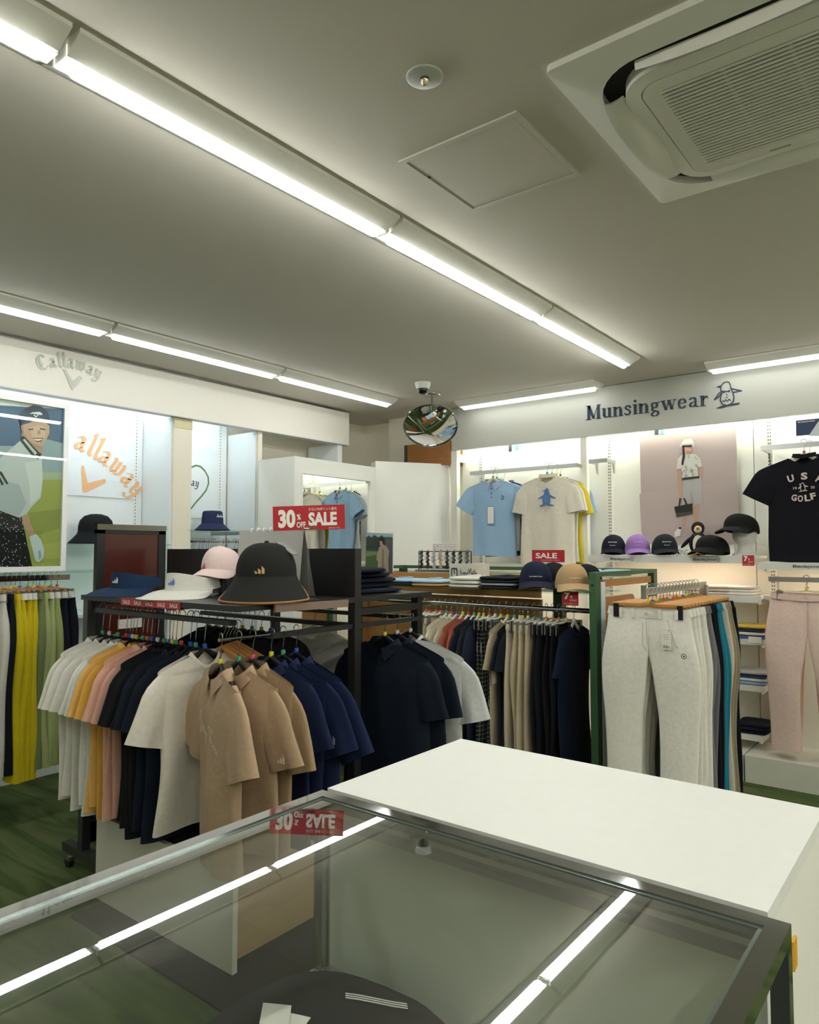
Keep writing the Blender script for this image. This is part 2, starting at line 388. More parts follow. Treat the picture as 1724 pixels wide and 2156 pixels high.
def disc(mb, R_, bulge, m, n=40, nr=10, back=False, off=0):
    def fn(i, j):
        r = R_ * j / (nr - 1); a = 2 * PI * i / n
        return mc + ux * r * math.cos(a) + uy * r * math.sin(a) + nv * (off + bulge * (1 - (r / R_) ** 2))
    mb.grid(fn, n, nr, m, True)
mb = MB(); disc(mb, .215, .055, mat('f2f2f2', .015, 1.0, name='mirror_silver')); mb.build('mirror_face', t, True, None)
mb = MB(); disc(mb, .22, -.04, BLACKP); mb.tube([mc - nv * .03, (c.x, c.y, mc.z + .075)], .012, CHROME, 8); mb.build('mirror_back', t, True, None)
mb = MB(); mb.tube([mc + ux * .222 * math.cos(2 * PI * k / 48) + uy * .222 * math.sin(2 * PI * k / 48) for k in range(49)], .007, CHROME, 8, False); mb.build('rim', t, True)

# ================================================================ left wall unit
YF = 4.5
PANEL = mat('e9eef0', .4, name='white_board'); POSTM = mat('e8e3d2', .5, name='cream_post')
t = thing('sign_fascia', 'long cream fascia board over the left wall shelves with grey lettering', 'fascia', (2.4, YF, 2.475))
MB().box((-.9, YF, 2.478), (4.862, YF + .10, 2.775), mat('e4e1d8', .45, name='cream_board')).build('board', t)
MB().box((-.9, YF - .001, 2.472), (4.862, YF + .06, 2.478), mat('b9bdbd', .4)).build('lower_edge', t)
MB().box((4.74, YF + .03, 2.20), (4.80, YL - .04, 2.475), PANEL).build('support_board', t)
# blackletter sign drawn with a slanted broad nib
def nibrect(w, h_, ang):
    ca, sa = math.cos(ang), math.sin(ang)
    return [(x * ca - y * sa, x * sa + y * ca) for x, y in ((-w / 2, -h_ / 2), (w / 2, -h_ / 2), (w / 2, h_ / 2), (-w / 2, h_ / 2))]
BL = {'a': (.86, [[(.12, .82), (.3, .98), (.52, .88), (.52, .18), (.66, .02), (.74, .08)], [(.5, .58), (.2, .46), (.1, .25), (.22, .04), (.5, .2)]]),
      'l': (.42, [[(.1, 1.48), (.2, 1.62), (.22, .2), (.36, .02)]]),
      'C': (1.18, [[(1.0, 1.22), (.86, 1.42), (.55, 1.5), (.24, 1.28), (.1, .8), (.2, .3), (.5, .02), (.8, .02), (1.02, .24)], [(.5, 1.4), (.42, .9), (.5, .4)]]),
      'w': (1.12, [[(.04, 1.0), (.16, .86), (.18, .22), (.32, .04), (.5, .2)], [(.46, 1.0), (.52, .86), (.54, .2), (.68, .04), (.9, .22), (.94, .8), (.82, 1.02)]]),
      'y': (.86, [[(.04, 1.0), (.16, .86), (.18, .24), (.32, .06), (.56, .24)], [(.5, 1.02), (.6, .86), (.6, .0), (.46, -.4), (.2, -.5), (.06, -.34)]])}
def callaway(mb, word, fr, size, m, radius, startang, chev=None, nw=.2, flip=1):
    """blackletter word on an arc; radius in letter heights"""
    nib = nibrect(nw, .05, math.radians(38)); a = startang
    for ch in word:
        w, st = BL[ch]; a1 = a - w / radius / 2
        cx, cy = radius * math.sin(-a1), radius * math.cos(a1)
        S = []
        for s_ in st:
            q = []
            for (x, y) in s_:
                xx = x - w / 2; q.append(((cx + xx * math.cos(a1) - y * math.sin(a1)) * size, (cy + xx * math.sin(a1) + y * math.cos(a1)) * size))
            S.append(q)
        nb = [(x * size, y * size) for x, y in [(p[0] * math.cos(a1) - p[1] * math.sin(a1), p[0] * math.sin(a1) + p[1] * math.cos(a1)) for p in nib]]
        mb.pen(S, nb, fr, m); a -= (w + .04) / radius
    return mb
GREYL = mat('a9ada3', .4, .3, name='grey_lettering')
def chevron(mb, fr, cx, cy, w, h_, th, m, sk=0.):
    pts = [(-.5 * w, .5 * h_ + .08 * h_), (-.5 * w + th * .5, .5 * h_ + .1 * h_), (0.02 * w, -.5 * h_ + th * 1.6), (.5 * w - th * .5, .5 * h_ - .12 * h_), (.5 * w, .5 * h_ - .2 * h_), (.06 * w, -.5 * h_ + th * .3), (0, -.5 * h_), (-.05 * w, -.5 * h_ + th * .3)]
    mb.prism([(cx + x + sk * y, cy + y) for x, y in pts], fr, 0, m)
def frY(x, y, z): return ((x, y, z), (1, 0, 0), (0, 0, 1))
def frX(x, y, z): return ((x, y, z), (0, -1, 0), (0, 0, 1))
a_ = P(80, 790, Y=YF - .004); b_ = P(226, 800, Y=YF - .004); wid = b_.x - a_.x
mb = MB(); R_ = 6.9; size = .059
cen = P(153, 776, Y=YF - .004)
o_ = Vector((cen.x, YF - .004, cen.z - R_ * size))
callaway(mb, 'Callaway', (o_, (1, 0, 0), (0, 0, 1)), size, GREYL, R_, .53, nw=.27)
c1 = P(153, 803, Y=YF - .004)
chevron(mb, ((c1.x, YF - .005, c1.z), (1, 0, 0), (0, 0, 1)), 0, 0, .125, .115, .034, GREYL)
mb.build('lettering', t)
# ---- back boards, posts
pb = MB(); xs = [-.9, 1.42, 2.26, 3.02, 3.8]
for a0, a1 in zip(xs[:-1], xs[1:]): pb.box((a0 + .002, YL - .03, .0), (a1 - .002, YL - .012, 2.74), PANEL)
solo(pb, 'back_board', 'white back boards behind the left wall shelves', 'wall panel')
for u0, u1, lab in ((365, 403, 'wide cream upright post behind the light pink cap'), (543, 551, 'narrow cream upright post left of the mirror box')):
    x0 = P(u0, 1000, Y=YF + .04).x; x1 = P(u1, 1000, Y=YF + .04).x
    t = thing('shelf_post', lab, 'post', (x0, YF + .04, 0))
    MB().box((x0, YF + .04, 0), (x1, YF + .12, 2.472), POSTM).build('post', t)
    MB().box((x0 - .012, YF + .06, 0), (x0 - .0005, YL - .035, 2.472), PANEL).build('side_board', t)
    if x1 - x0 > .08: MB().box((x0 - .0, YF + .036, 2.40), (x1, YF + .0395, 2.471), mat('d6cca8', .5)).build('cap_strip', t)
for u, lab in ((286, 'slotted shelf upright between the peach lettering and the wide post'), (463, 'slotted shelf upright above the navy bucket hat')):
    x = P(u, 1000, Y=YL - .032).x; mb = MB(); mb.box((x - .012, YL - .034, .1), (x + .012, YL - .0305, 2.7), WHITE)
    for k in range(90): mb.box((x - .003, YL - .0345, .4 + k * .025), (x + .003, YL - .0338, .412 + k * .025), mat('6b6f6e', .6))
    solo(mb, 'slotted_upright', lab, 'upright')
# cold tubes behind the fascia
for k in range(3):
    t = thing('shelf_light', 'cold light tube hidden behind the left fascia, %s from the near end' % ordw(k + 1), 'light', (.4 + k * 1.2, 4.66, 2.62), 'cold tubes behind the left fascia')
    x = .05 + k * 1.25
    MB().box((x, 4.64, 2.635), (x + 1.15, 4.70, 2.66), WHITE).box((x + .5, YF + .101, 2.66), (x + .54, 4.70, 2.67), WHITE).build('housing', t)
    MB().tube([(x + .02, 4.67, 2.62), (x + 1.13, 4.67, 2.62)], .014, LCOLD, 10).build('tube', t, True)
# peach lettering poster
x0 = P(130, 1000, Y=YL - .035).x; x1 = P(284, 1000, Y=YL - .035).x
z0 = P(140, 1042, Y=YL - .035).z; z1 = P(140, 880, Y=YL - .035).z
t = thing('wall_poster', 'pale wall poster with large peach blackletter word and chevron', 'poster', (x0, YL - .036, z0))
MB().box((x0, YL - .037, z0), (x1, YL - .0355, z1), mat('e6edf2', .4)).build('sheet', t)
PEACH = mat('f0b987', .5, name='peach_ink'); mb = MB()
ctr = P(163, 962, Y=YL - .04) - Vector((8.1 * .098 * math.sin(.33), 0, 8.1 * .098 * math.cos(.33)))
callaway(mb, 'allaway', (ctr, (1, 0, 0), (0, 0, 1)), .104, PEACH, 8.1, -.27, nw=.25)
c1 = P(196, 1005, Y=YL - .039)
mb.prism([((q.x - c1.x), (q.z - c1.z)) for q in [P(u, v, Y=YL - .039) for u, v in ((171, 982), (176, 980), (185, 1017), (220, 1008), (223, 1012), (221, 1017), (185, 1035), (178, 1038), (174, 1034))]], (c1, (1, 0, 0), (0, 0, 1)), 0, PEACH)
mb.build('lettering', t)
# heart and small blackletter on the second bay
DKINK = mat('2c2e33', .5, name='dark_ink'); GRINK = mat('5f8a4a', .5, name='green_ink')
t = thing('wall_poster', 'white wall poster with thin green heart outline and small black blackletter word', 'poster', (2.6, YL - .034, 1.6))
q0 = P(403, 1090, Y=YL - .035); q1 = P(455, 925, Y=YL - .035)
MB().box((q0.x - .25, YL - .036, q0.z), (q1.x, YL - .034, q1.z), mat('e9eff2', .4)).build('sheet', t)
hp = [P(u, v, Y=YL - .037) for u, v in ((396, 992), (403, 984), (412, 980), (422, 982), (431, 991), (438, 1004), (439, 1018), (434, 1032), (424, 1045), (412, 1058), (402, 1071), (392, 1085))]
mb = MB(); mb.pen([[(p.x - hp[0].x, p.z - hp[0].z) for p in hp]], circ(6, .007), (hp[0], (1, 0, 0), (0, 0, 1)), GRINK); mb.build('heart_outline', t)
q = P(398, 1022, Y=YL - .037); mb = MB()
callaway(mb, 'away', ((q.x + .0, YL - .037, q.z - 9 * .042), (1, 0, 0), (0, 0, 1)), .042, DKINK, 9.0, .18, nw=.22); mb.build('lettering', t)
# ---- glass shelves with hats and small rail
def wall_shelf(u0, u1, v, lab, y0=4.50, m=None, th=.010):
    a = P(u0, v, Y=y0); b = P(u1, v, Y=y0)
    mb = MB(); mb.box((a.x, y0, a.z - th), (b.x, YL - .036, a.z), m or GLASSG)
    t = thing('wall_shelf', lab, 'shelf', ((a.x + b.x) / 2, y0, a.z))
    mb.build('glass_board', t)
    MB().box((a.x + .02, y0 + .06, a.z - .035), (a.x + .035, YL - .037, a.z - th - .001), STEEL).build('bracket', t)
    MB().box((b.x - .035, y0 + .06, a.z - .035), (b.x - .02, YL - .037, a.z - th - .001), STEEL).build('bracket', t)
    return a, b
sh1 = wall_shelf(138, 360, 1144, 'glass wall shelf carrying the black bucket hat')
sh2 = wall_shelf(403, 520, 1114, 'glass wall shelf carrying the navy bucket hat')
sh3 = wall_shelf(60, 362, 1205, 'glass wall shelf just below the poster light box')
sh4 = wall_shelf(150, 362, 1296, 'lower wall shelf behind the dark framed board with folded clothes', m=PANEL, th=.02)
sh5 = wall_shelf(150, 362, 1390, 'bottom wall shelf behind the dark framed board with folded clothes', m=PANEL, th=.02)
# left lightbox poster
yb = 4.38
A = P(-260, 1200, Y=yb); B = P(137, 1202, Y=yb); T = P(148, 852, Y=yb)
x1 = (B.x + T.x) / 2; z0 = B.z; z1 = T.z; x0 = x1 - .95
t = thing('poster_lightbox', 'white framed glossy poster of a smiling golfer in cap and glove', 'poster', ((x0 + x1) / 2, yb, z0))
mb = MB(); W_ = .03
for lo, hi in (((x0, z0), (x1, z0 + W_)), ((x0, z1 - W_), (x1, z1)), ((x0, z0 + W_), (x0 + W_, z1 - W_)), ((x1 - W_, z0 + W_), (x1, z1 - W_))):
    mb.box((lo[0], yb, lo[1]), (hi[0], yb + .03, hi[1]), mat('f4f7f8', .25, coat=.5))
mb.build('frame', t)
def layers(mb, polys, plane, val, step=.0005, sign=-1):
    """flat printed picture traced as coloured shapes on its own plane"""
    k = 0
    for colr, pts in polys:
        kw = {plane: val + sign * step * k}; k += 1
        ps = [P(u, v, **kw) for u, v in pts]
        m = colr if not isinstance(colr, str) else mat(colr, .22, kind='blotch', c2=colr, name='print_' + colr)
        mb.add(ps, [tuple(range(len(ps)))], m)
X0 = -300
golf = [('8f9fb4', [(X0, 835), (141, 862), (133, 1194), (X0, 1190)]), ('46648e', [(X0, 835), (141, 862), (139, 935), (100, 925), (60, 940), (X0, 930)]), ('9fb0b8', [(X0, 930), (60, 940), (100, 925), (139, 935), (136, 1012), (60, 1010), (X0, 1002)]), ('b7bfa0', [(X0, 990), (137, 995), (137, 1012), (X0, 1012)]),
  ('a9ad55', [(X0, 1008), (136, 1010), (129, 1194), (X0, 1190)]), ('989c4c', [(60, 1080), (134, 1070), (132, 1110), (70, 1130)]), ('b5b760', [(70, 1150), (130, 1140), (129, 1175), (75, 1180)]),
  # skirt
  (mat('17161b', .4, kind='dots', c2='d8d8d8', scale=1.6), [(X0, 1070), (0, 1073), (45, 1088), (52, 1118), (68, 1194), (X0, 1190)]),
  # arm and glove
  ('c99c83', [(45, 1088), (57, 1082), (66, 1106), (76, 1128), (66, 1134), (52, 1110)]),
  ('d8dfe4', [(62, 1130), (76, 1124), (86, 1136), (93, 1158), (91, 1174), (82, 1184), (74, 1180), (70, 1164), (66, 1148)]), ('a9b9c4', [(80, 1160), (85, 1158), (88, 1172), (82, 1180)]),
  # neck, shirt
  ('c79a80', [(48, 905), (88, 930), (88, 958), (60, 950), (44, 925)]),
  ('cfd2d4', [(X0, 968), (0, 965), (42, 928), (80, 965), (88, 962), (90, 1010), (86, 1048), (66, 1068), (56, 1082), (40, 1090), (0, 1075), (X0, 1070)]), ('b8bec4', [(0, 1010), (40, 1020), (56, 1060), (40, 1088), (0, 1074)]), ('e0e2e2', [(52, 975), (88, 968), (90, 1010), (84, 1046), (64, 1064), (62, 1020)]),
  ('22252c', [(44, 920), (50, 918), (82, 952), (88, 956), (80, 967), (66, 958), (46, 932)]), ('d4d4d0', [(48, 926), (52, 924), (78, 954), (74, 958)]), ('22252c', [(0, 992), (4, 994), (18, 1018), (14, 1020), (0, 998)]), ('22252c', [(0, 1004), (8, 1020), (4, 1022), (0, 1014)]),
  # face
  ('d9aa8e', [(45, 888), (60, 882), (88, 884), (104, 896), (104, 912), (97, 928), (88, 940), (76, 938), (62, 930), (50, 914)]), ('e4bba0', [(62, 900), (84, 896), (98, 902), (94, 922), (84, 934), (70, 928)]), ('c88f74', [(44, 896), (49, 894), (50, 910), (45, 906)]),
  ('5a3b30', [(60, 903), (70, 902), (70, 905), (60, 906)]), ('5a3b30', [(84, 901), (96, 903), (96, 906), (84, 904)]), ('8a4f45', [(68, 922), (92, 922), (86, 931), (76, 930)]), ('f2eee8', [(70, 924), (90, 924), (84, 928), (76, 928)]), ('c08c72', [(80, 906), (84, 906), (86, 914), (78, 914)]),
  # cap
  ('26324f', [(42, 886), (42, 872), (52, 860), (70, 853), (88, 856), (101, 868), (107, 892), (96, 886), (72, 882), (56, 886), (46, 896)]), ('31426a', [(46, 894), (62, 882), (84, 880), (108, 894), (96, 890), (72, 886), (56, 892)]), ('efefef', [(62, 872), (68, 868), (84, 867), (90, 872), (88, 874), (68, 871)]), ('efefef', [(70, 874), (76, 879), (82, 873), (80, 873), (76, 876), (72, 873)])]
mb = MB(); layers(mb, golf, 'Y', yb + .018, .0004)
mb.build('printed_picture', t)
MB().box((x0 + W_, yb + .003, z0 + W_), (x1 - W_, yb + .005, z1 - W_), GLASS).build('glass_cover', t)
MB().box((x0 + .01, yb + .022, z0 + .01), (x1 - .01, yb + .04, z1 - .01), WHITE).build('back_plate', t)
MB().box((x1 - .02, yb + .04, z1 - .14), (x1 + .03, yb + .06, z1 - .12), STEEL).build('bracket', t)
MB().box((x1 - .12, yb + .04, z1 - .14), (x1 - .1, YL - .036, z1 - .12), STEEL).build('bracket', t)

# ---- mirror box
YM = 4.05
x0 = P(620, 1000, Y=YM).x; x1 = P(790, 1000, Y=YM).x; zt = P(620, 960, Y=YM).z
BOXW = mat('f1f1ec', .5, name='white_laminate')
t = thing('mirror_box', 'tall white box with framed dressing mirror in front of the left unit', 'mirror', ((x0 + x1) / 2, YM, 0))
mx0 = P(633, 1050, Y=YM).x; mx1 = P(782, 1050, Y=YM).x; mz1 = P(633, 992, Y=YM).z
mb = MB(); d_ = .42
mb.box((x0, YM + .05, 0), (x1, YM + d_, zt), BOXW)
mb.box((x0, YM, 0), (mx0, YM + .05, zt), BOXW); mb.box((mx1, YM, 0), (x1, YM + .05, zt), BOXW)
mb.box((mx0, YM, mz1), (mx1, YM + .05, zt), BOXW); mb.box((mx0, YM, 0), (mx1, YM + .05, .3), BOXW); mb.build('cabinet', t)
mb = MB(); fw = .018
mb.box((mx0, YM - .006, .3), (mx0 + fw, YM + .04, mz1), BOXW); mb.box((mx1 - fw, YM - .006, .3), (mx1, YM + .04, mz1), BOXW); mb.box((mx0 + fw, YM - .006, mz1 - fw), (mx1 - fw, YM + .04, mz1), BOXW)
mb.build('mirror_frame', t)
MB().box((mx0 + fw, YM + .012, .3), (mx1 - fw, YM + .016, mz1 - fw), mat('eef2ee', .01, 1.0, name='mirror_glass')).build('mirror_glass', t)

# ---- white corner partition
a = Vector((4.83, 4.15, 0)); b = Vector((5.43, 3.76, 0)); d = (b - a).normalized(); n_ = Vector((d.y, -d.x, 0))
t = thing('corner_partition', 'plain white partition board closing the far corner under the domed mirror', 'partition', tuple((a + b) / 2))
mb = MB(); M_ = Matrix((d, -n_, Vector((0, 0, 1)))).transposed()
mb.obox((a + b) / 2 + Vector((0, 0, 1.15)) - n_ * -.0 + (-n_) * .02, ((b - a).length, .03, 2.3), M_, BOXW); mb.build('board', t)
mb = MB(); mb.obox(a + Vector((0, 0, 1.15)) + (-n_) * .07 + d * .012, (.024, .14, 2.3), M_, BOXW); mb.build('return_board', t)
x = P(850, 950, X=5.40)
p0 = P(851, 938, X=5.36); p1 = P(948, 972, X=5.36)
t = thing('high_cabinet', 'brown wooden cabinet end above the white corner partition', 'cabinet', (5.4, 4.0, 2.3))
MB().box((5.36, 3.71, 2.29), (5.56, p0.y - .04, p0.z), mat('a86f35', .45, kind='wood')).build('wood_face', t)
MB().box((5.36, p0.y - .04, 2.29), (5.56, p0.y, p0.z), mat('3b4a3c', .5)).build('dark_edge', t)

# ================================================================ right wall unit
XF = 5.37
FASC = mat('c2c2ba', .5, name='right_fascia_board'); INW = mat('f1f0e6', .5, name='shelf_board_white')
ze = P(1600, 881, X=XF).z
t = thing('sign_fascia', 'long off-white fascia over the right wall shelves with dark blue lettering', 'fascia', (XF, 1.5, ze))
MB().box((XF, -1.6, ze), (XF + .05, 3.70, CZ - .004), FASC).build('board', t)
NI = mat('25374d', .5, name='dark_blue_lettering')
# slab letters: heavy uprights, thin bars, drawn with a wide flat nib
def sl(x, y0, y1): return ('V', x, y0, y1)
def slab(mb, word, fr, xh, m):
    """x height xh; each glyph is a list of (nib, strokes)"""
    V = nibrect(.30, .04, 0); H = nibrect(.04, .075, 0); Dn = nibrect(.2, .06, .2); x = 0
    def arc(cx, cy, rx, ry, a0, a1, n=10): return [(cx + rx * math.cos(math.radians(a0 + (a1 - a0) * k / n)), cy + ry * math.sin(math.radians(a0 + (a1 - a0) * k / n))) for k in range(n + 1)]
    G = {'M': (1.75, [(V, [[(.38, .04), (.38, 1.42)], [(1.4, .04), (1.4, 1.42)]]), (nibrect(.26, .03, 0), [[(.42, 1.42), (.88, .1)]]), (nibrect(.07, .03, 0), [[(1.36, 1.42), (.88, .1)]]), (H, [[(.1, .04), (.62, .04)], [(1.14, .04), (1.66, .04)], [(.12, 1.42), (.5, 1.42)], [(1.32, 1.42), (1.66, 1.42)]])]),
         'u': (1.12, [(V, [[(.26, .96), (.26, .25)], [(.82, .96), (.82, .06)]]), (Dn, [arc(.5, .3, .24, .24, 180, 320, 6)]), (H, [[(.04, .96), (.3, .96)], [(.6, .96), (.86, .96)], [(.82, .04), (1.08, .04)]])]),
         'n': (1.14, [(V, [[(.26, .96), (.26, .04)], [(.84, .7), (.84, .04)]]), (Dn, [arc(.6, .66, .24, .26, 160, 20, 6)]), (H, [[(.04, .96), (.3, .96)], [(.06, .04), (.5, .04)], [(.64, .04), (1.06, .04)]])]),
         's': (.86, [(nibrect(.17, .09, 0), [[(.68, .72), (.62, .88), (.42, .95), (.22, .86), (.2, .7), (.4, .56), (.6, .44), (.66, .26), (.5, .08), (.3, .05), (.14, .2)]])]),
         'i': (.58, [(V, [[(.3, .96), (.3, .04)]]), (H, [[(.06, .96), (.34, .96)], [(.06, .04), (.54, .04)]]), (circ(10, .14), [[(.29, 1.3), (.3, 1.3)]])]),
         'g': (1.06, [(nibrect(.18, .06, 0), [arc(.45, .66, .25, .26, 0, 360, 14), [(.3, .42), (.2, .26), (.4, .14), (.72, .06), (.82, -.14), (.64, -.36), (.36, -.38), (.16, -.24), (.26, -.04), (.5, .08)]]), (H, [[(.7, .86), (.98, .94)]])]),
         'w': (1.5, [(nibrect(.25, .04, 0), [[(.2, .94), (.48, .08)], [(.76, .94), (1.02, .08)]]), (nibrect(.07, .04, 0), [[(.48, .08), (.74, .94)], [(1.02, .08), (1.3, .94)]]), (H, [[(0, .96), (.42, .96)], [(.6, .96), (.96, .96)], [(1.12, .96), (1.46, .96)]])]),
         'e': (.98, [(nibrect(.2, .06, 0), [arc(.48, .5, .3, .44, 10, 325, 16)]), (H, [[(.24, .54), (.82, .54)]])]),
         'a': (1.04, [(nibrect(.2, .06, 0), [[(.2, .78), (.34, .93), (.56, .93), (.7, .78), (.7, .14), (.84, .06)], [(.68, .52), (.36, .48), (.2, .28), (.3, .08), (.5, .08), (.68, .22)]]), (H, [[(.8, .04), (.98, .06)]])]),
         'r': (.86, [(V, [[(.28, .96), (.28, .04)]]), (nibrect(.12, .12, .4), [[(.38, .66), (.52, .88), (.68, .86), (.7, .78)]]), (H, [[(.04, .96), (.3, .96)], [(.06, .04), (.56, .04)]])])}
    for ch in word:
        w, st = G[ch]
        for nib, S in st: mb.pen([[((x + a) * xh, b * xh) for a, b in s_] for s_ in S], [(p[0] * xh, p[1] * xh) for p in nib], fr, m)
        x += w
    return x * xh
def penguin(mb, fr, s, m, w=.025, fill=True):
    """small line drawing of a walking penguin with bow tie, height s"""
    N_ = circ(6, w * s); q = lambda pts: [(a * s, b * s) for a, b in pts]
    S = [[(.30, .62), (.24, .70), (.26, .84), (.34, .95), (.46, .99), (.56, .95), (.60, .84), (.62, .70), (.68, .55), (.72, .35), (.70, .2), (.6, .1)],
         [(.26, .86), (.12, .83), (.24, .80)], [(.32, .62), (.24, .45), (.22, .28), (.30, .12), (.44, .06), (.60, .1)],
         [(.64, .70), (.78, .64), (.96, .58), (1.0, .56), (.8, .55), (.68, .54)], [(.26, .55), (.14, .42), (.0, .34), (.06, .42), (.16, .56), (.28, .64)],
         [(.10, .0), (.34, .06), (.40, .1)], [(.10, .0), (.3, .0), (.5, .06)], [(.6, .08), (.9, .10), (.86, .06), (.5, .05)]]
    mb.pen([q(s_) for s_ in S], N_, fr, m)
    if fill:
        mb.prism(q([(.34, .66), (.34, .56), (.46, .60), (.58, .56), (.58, .66), (.46, .63)]), (Vector(fr[0]), fr[1], fr[2]), 0, m)
        mb.pen([q([(.30, .28), (.36, .22), (.42, .30), (.48, .22), (.54, .30), (.6, .24)])], circ(5, w * .7 * s), fr, m)
        for y in (.48, .38): mb.pen([q([(.46, y), (.47, y)])], circ(6, .025 * s), fr, m)
xl = XF - .004
p0 = P(1232, 885, X=xl); p1 = P(1493, 860, X=xl)
mb = MB(); W_ = p0.y - p1.y; tot = sum({'M': 1.75, 'u': 1.12, 'n': 1.14, 's': .86, 'i': .58, 'g': 1.06, 'w': 1.5, 'e': .98, 'a': 1.04, 'r': .86}[c_] for c_ in 'Munsingwear')
slab(mb, 'Munsingwear', (p0, (0, -1, 0), (0, 0, 1)), W_ / tot, NI); mb.build('lettering', t)
p0 = P(1504, 860, X=xl); p1 = P(1566, 860, X=xl); mb = MB()
zz = P(1530, 803, X=xl).z - p0.z
penguin(mb, (p0, (0, -1, 0), (0, 0, 1)), zz, NI, .022); mb.build('penguin_emblem', t)
# white back panel, posts, uprights
XBK = 5.55
mb = MB()
for y0, y1 in ((2.46, 3.70), (1.2, 2.455), (-.05, 1.195), (-1.6, -.055)): mb.box((XBK, y0, .12), (XBK + .02, y1, CZ - .005), INW)
solo(mb, 'back_board', 'white back boards of the right wall shelves', 'wall panel')
for u0, u1, lab in ((949, 962, 'white shelf post at the left end of the right wall unit'), (1223, 1236, 'white shelf post between light shirts and the poster bay')):
    y0 = P(u0, 1050, X=XF + .01).y; y1 = P(u1, 1050, X=XF + .01).y
    t = thing('shelf_post', lab, 'post', (XF, y0, 0))
    MB().box((XF + .008, y1, .13), (XF + .06, y0, ze), INW).build('post', t)
    MB().box((XF + .06, y1 + .015, ze - .10), (XBK - .005, y0 - .02, ze - .03), INW).build('bracket', t)
for u, lab in ((1013, 'slotted upright behind the pale blue polo shirt'), (1284, 'slotted upright left of the pink poster'), (1622, 'slotted upright left of the black shirt')):
    y = P(u, 1000, X=XBK - .02).y; mb = MB(); mb.box((XBK - .03, y - .02, .14), (XBK - .001, y + .02, ze + .05), INW)
    for k in range(86):
        for q in (-.007, .007): mb.box((XBK - .031, y + q - .003, .3 + k * .025), (XBK - .0302, y + q + .003, .312 + k * .025), mat('55564f', .6))
    solo(mb, 'slotted_upright', lab, 'upright')
for k, (y0, y1) in enumerate(((2.5, 3.62), (1.25, 2.4), (.0, 1.15), (-1.25, -.1))):
    t = thing('shelf_light', 'light tube hidden behind the right fascia, %s from the far end' % ordw(k + 1), 'light', (5.46, (y0 + y1) / 2, ze + .1), 'tubes behind the right fascia')
    MB().box((XF + .05, y0, ze + .13), (5.485, y1, ze + .16), WHITE).build('housing', t)
    MB().tube([(5.46, y0 + .02, ze + .112), (5.46, y1 - .02, ze + .112)], .014, LWARM, 10).build('tube', t, True)
# plinth
mb = MB()
for y0, y1 in ((2.46, 3.68), (1.21, 2.45), (-.04, 1.2), (-1.5, -.05)): mb.box((5.09, y0, .0), (XBK - .001, y1, .17), mat('dcdcd0', .45, name='plinth_white'))
solo(mb, 'shelf_plinth', 'long low off-white plinth under the right wall shelves', 'plinth')
# ================================================================ clothing
FAB = {}
def fab(c, **k):
    return mat(c, .9, kind='fabric', name='fabric_' + str(c), **k)
def shirt_mesh(w, L, sl, m, rnd, T=.03, collar='crew', droop=.10, sw=.095, flare=.0, neck=.075, top=-.085):
    mb = MB(); n = 44; rows = 20; ph = [rnd.uniform(0, 6.28) for _ in range(8)]; k1 = rnd.uniform(14, 22); k2 = rnd.uniform(28, 40)
    sd = rnd.choice((-1, 1)); slope = .34
    def ztop(x, s):
        ax = abs(x)
        if ax < neck:
            q = 1 - (ax / neck) ** 2
            return top - slope * .0 * ax - (.018 + (.055 if s < 0 else .0) * q) + (.0)
        return top - .018 - slope * (ax - neck) - .9 * max(0, ax - w / 2 + .03) ** 1.5
    def body(i, j):
        a = 2 * PI * i / n; c, s = math.cos(a), math.sin(a)
        r = j / (rows - 1); hw = w / 2 * (1 - .03 * math.sin(PI * r) + flare * r)
        x = hw * math.copysign(abs(c) ** .75, c)
        z = ztop(x if r < .5 else x, s) * (1 - r) + (top - L + .006 * math.sin(9 * x + ph[0])) * r
        th = T * (.5 + .5 * ss(r / .18)) * (1 + .25 * math.sin(3 * r + ph[1]))
        if abs(x) < neck and r < .1: th = max(th, T * .9)
        y = th * math.copysign(abs(s) ** .7, s)
        A = .014 * ss((r - .05) / .6) * min(1, T / .03)
        y += A * (math.sin(k1 * x + ph[2] + 2 * r) + .5 * math.sin(k2 * x + ph[3] - 3 * r)) + .006 * math.sin(5 * r + ph[4]) * r
        x += .008 * math.sin(6 * r + ph[5]) * r
        return Vector((x, y, z))
    mb.grid(body, n, rows, m, True)
    # sleeves
    if sl > 0:
        for s in (-1, 1):
            zs = ztop(w / 2 - .03, 1); st = Vector((s * (w / 2 - .075), 0, zs - .012))
            dr = Vector((s * (droop + .015), rnd.uniform(-.01, .01), -sl - .02)); up = Vector((s * sl, 0, droop * .8)).normalized(); yy = Vector((0, 1, 0)); bend = rnd.uniform(-.012, .012)
            def slv(i, j, st=st, dr=dr, up=up, bend=bend, s=s):
                a = 2 * PI * i / 24; t = (0, .04, .10, .18, .28, .40, .55, .70, .85, 1.0)[int(j)]; ww = sw * (1.0 - .06 * t) * math.sqrt(min(1., .10 + t * 2.6)) ; tt = T * (.45 + .6 * t) * .95
                p = st + dr * t + up * (ww * math.cos(a)) + yy * (tt * math.copysign(abs(math.sin(a)) ** .8, math.sin(a)) + bend * math.sin(PI * t) + .006 * math.sin(60 * ww * math.cos(a) + ph[6]) * t * min(1, T / .02))
                return p
            mb.grid(slv, 24, 10, m, True)
            def cuff(i, j, f=slv):   # turned-in hem
                p = f(i, 9); c0 = sum((f(k, 9) for k in (0, 6, 12, 18)), Vector()) / 4
                return c0 + (p - c0) * (1.0 - .06 * j) + Vector((0, 0, .004 * j))
            mb.grid(cuff, 24, 3, m, True)
    return mb, ztop
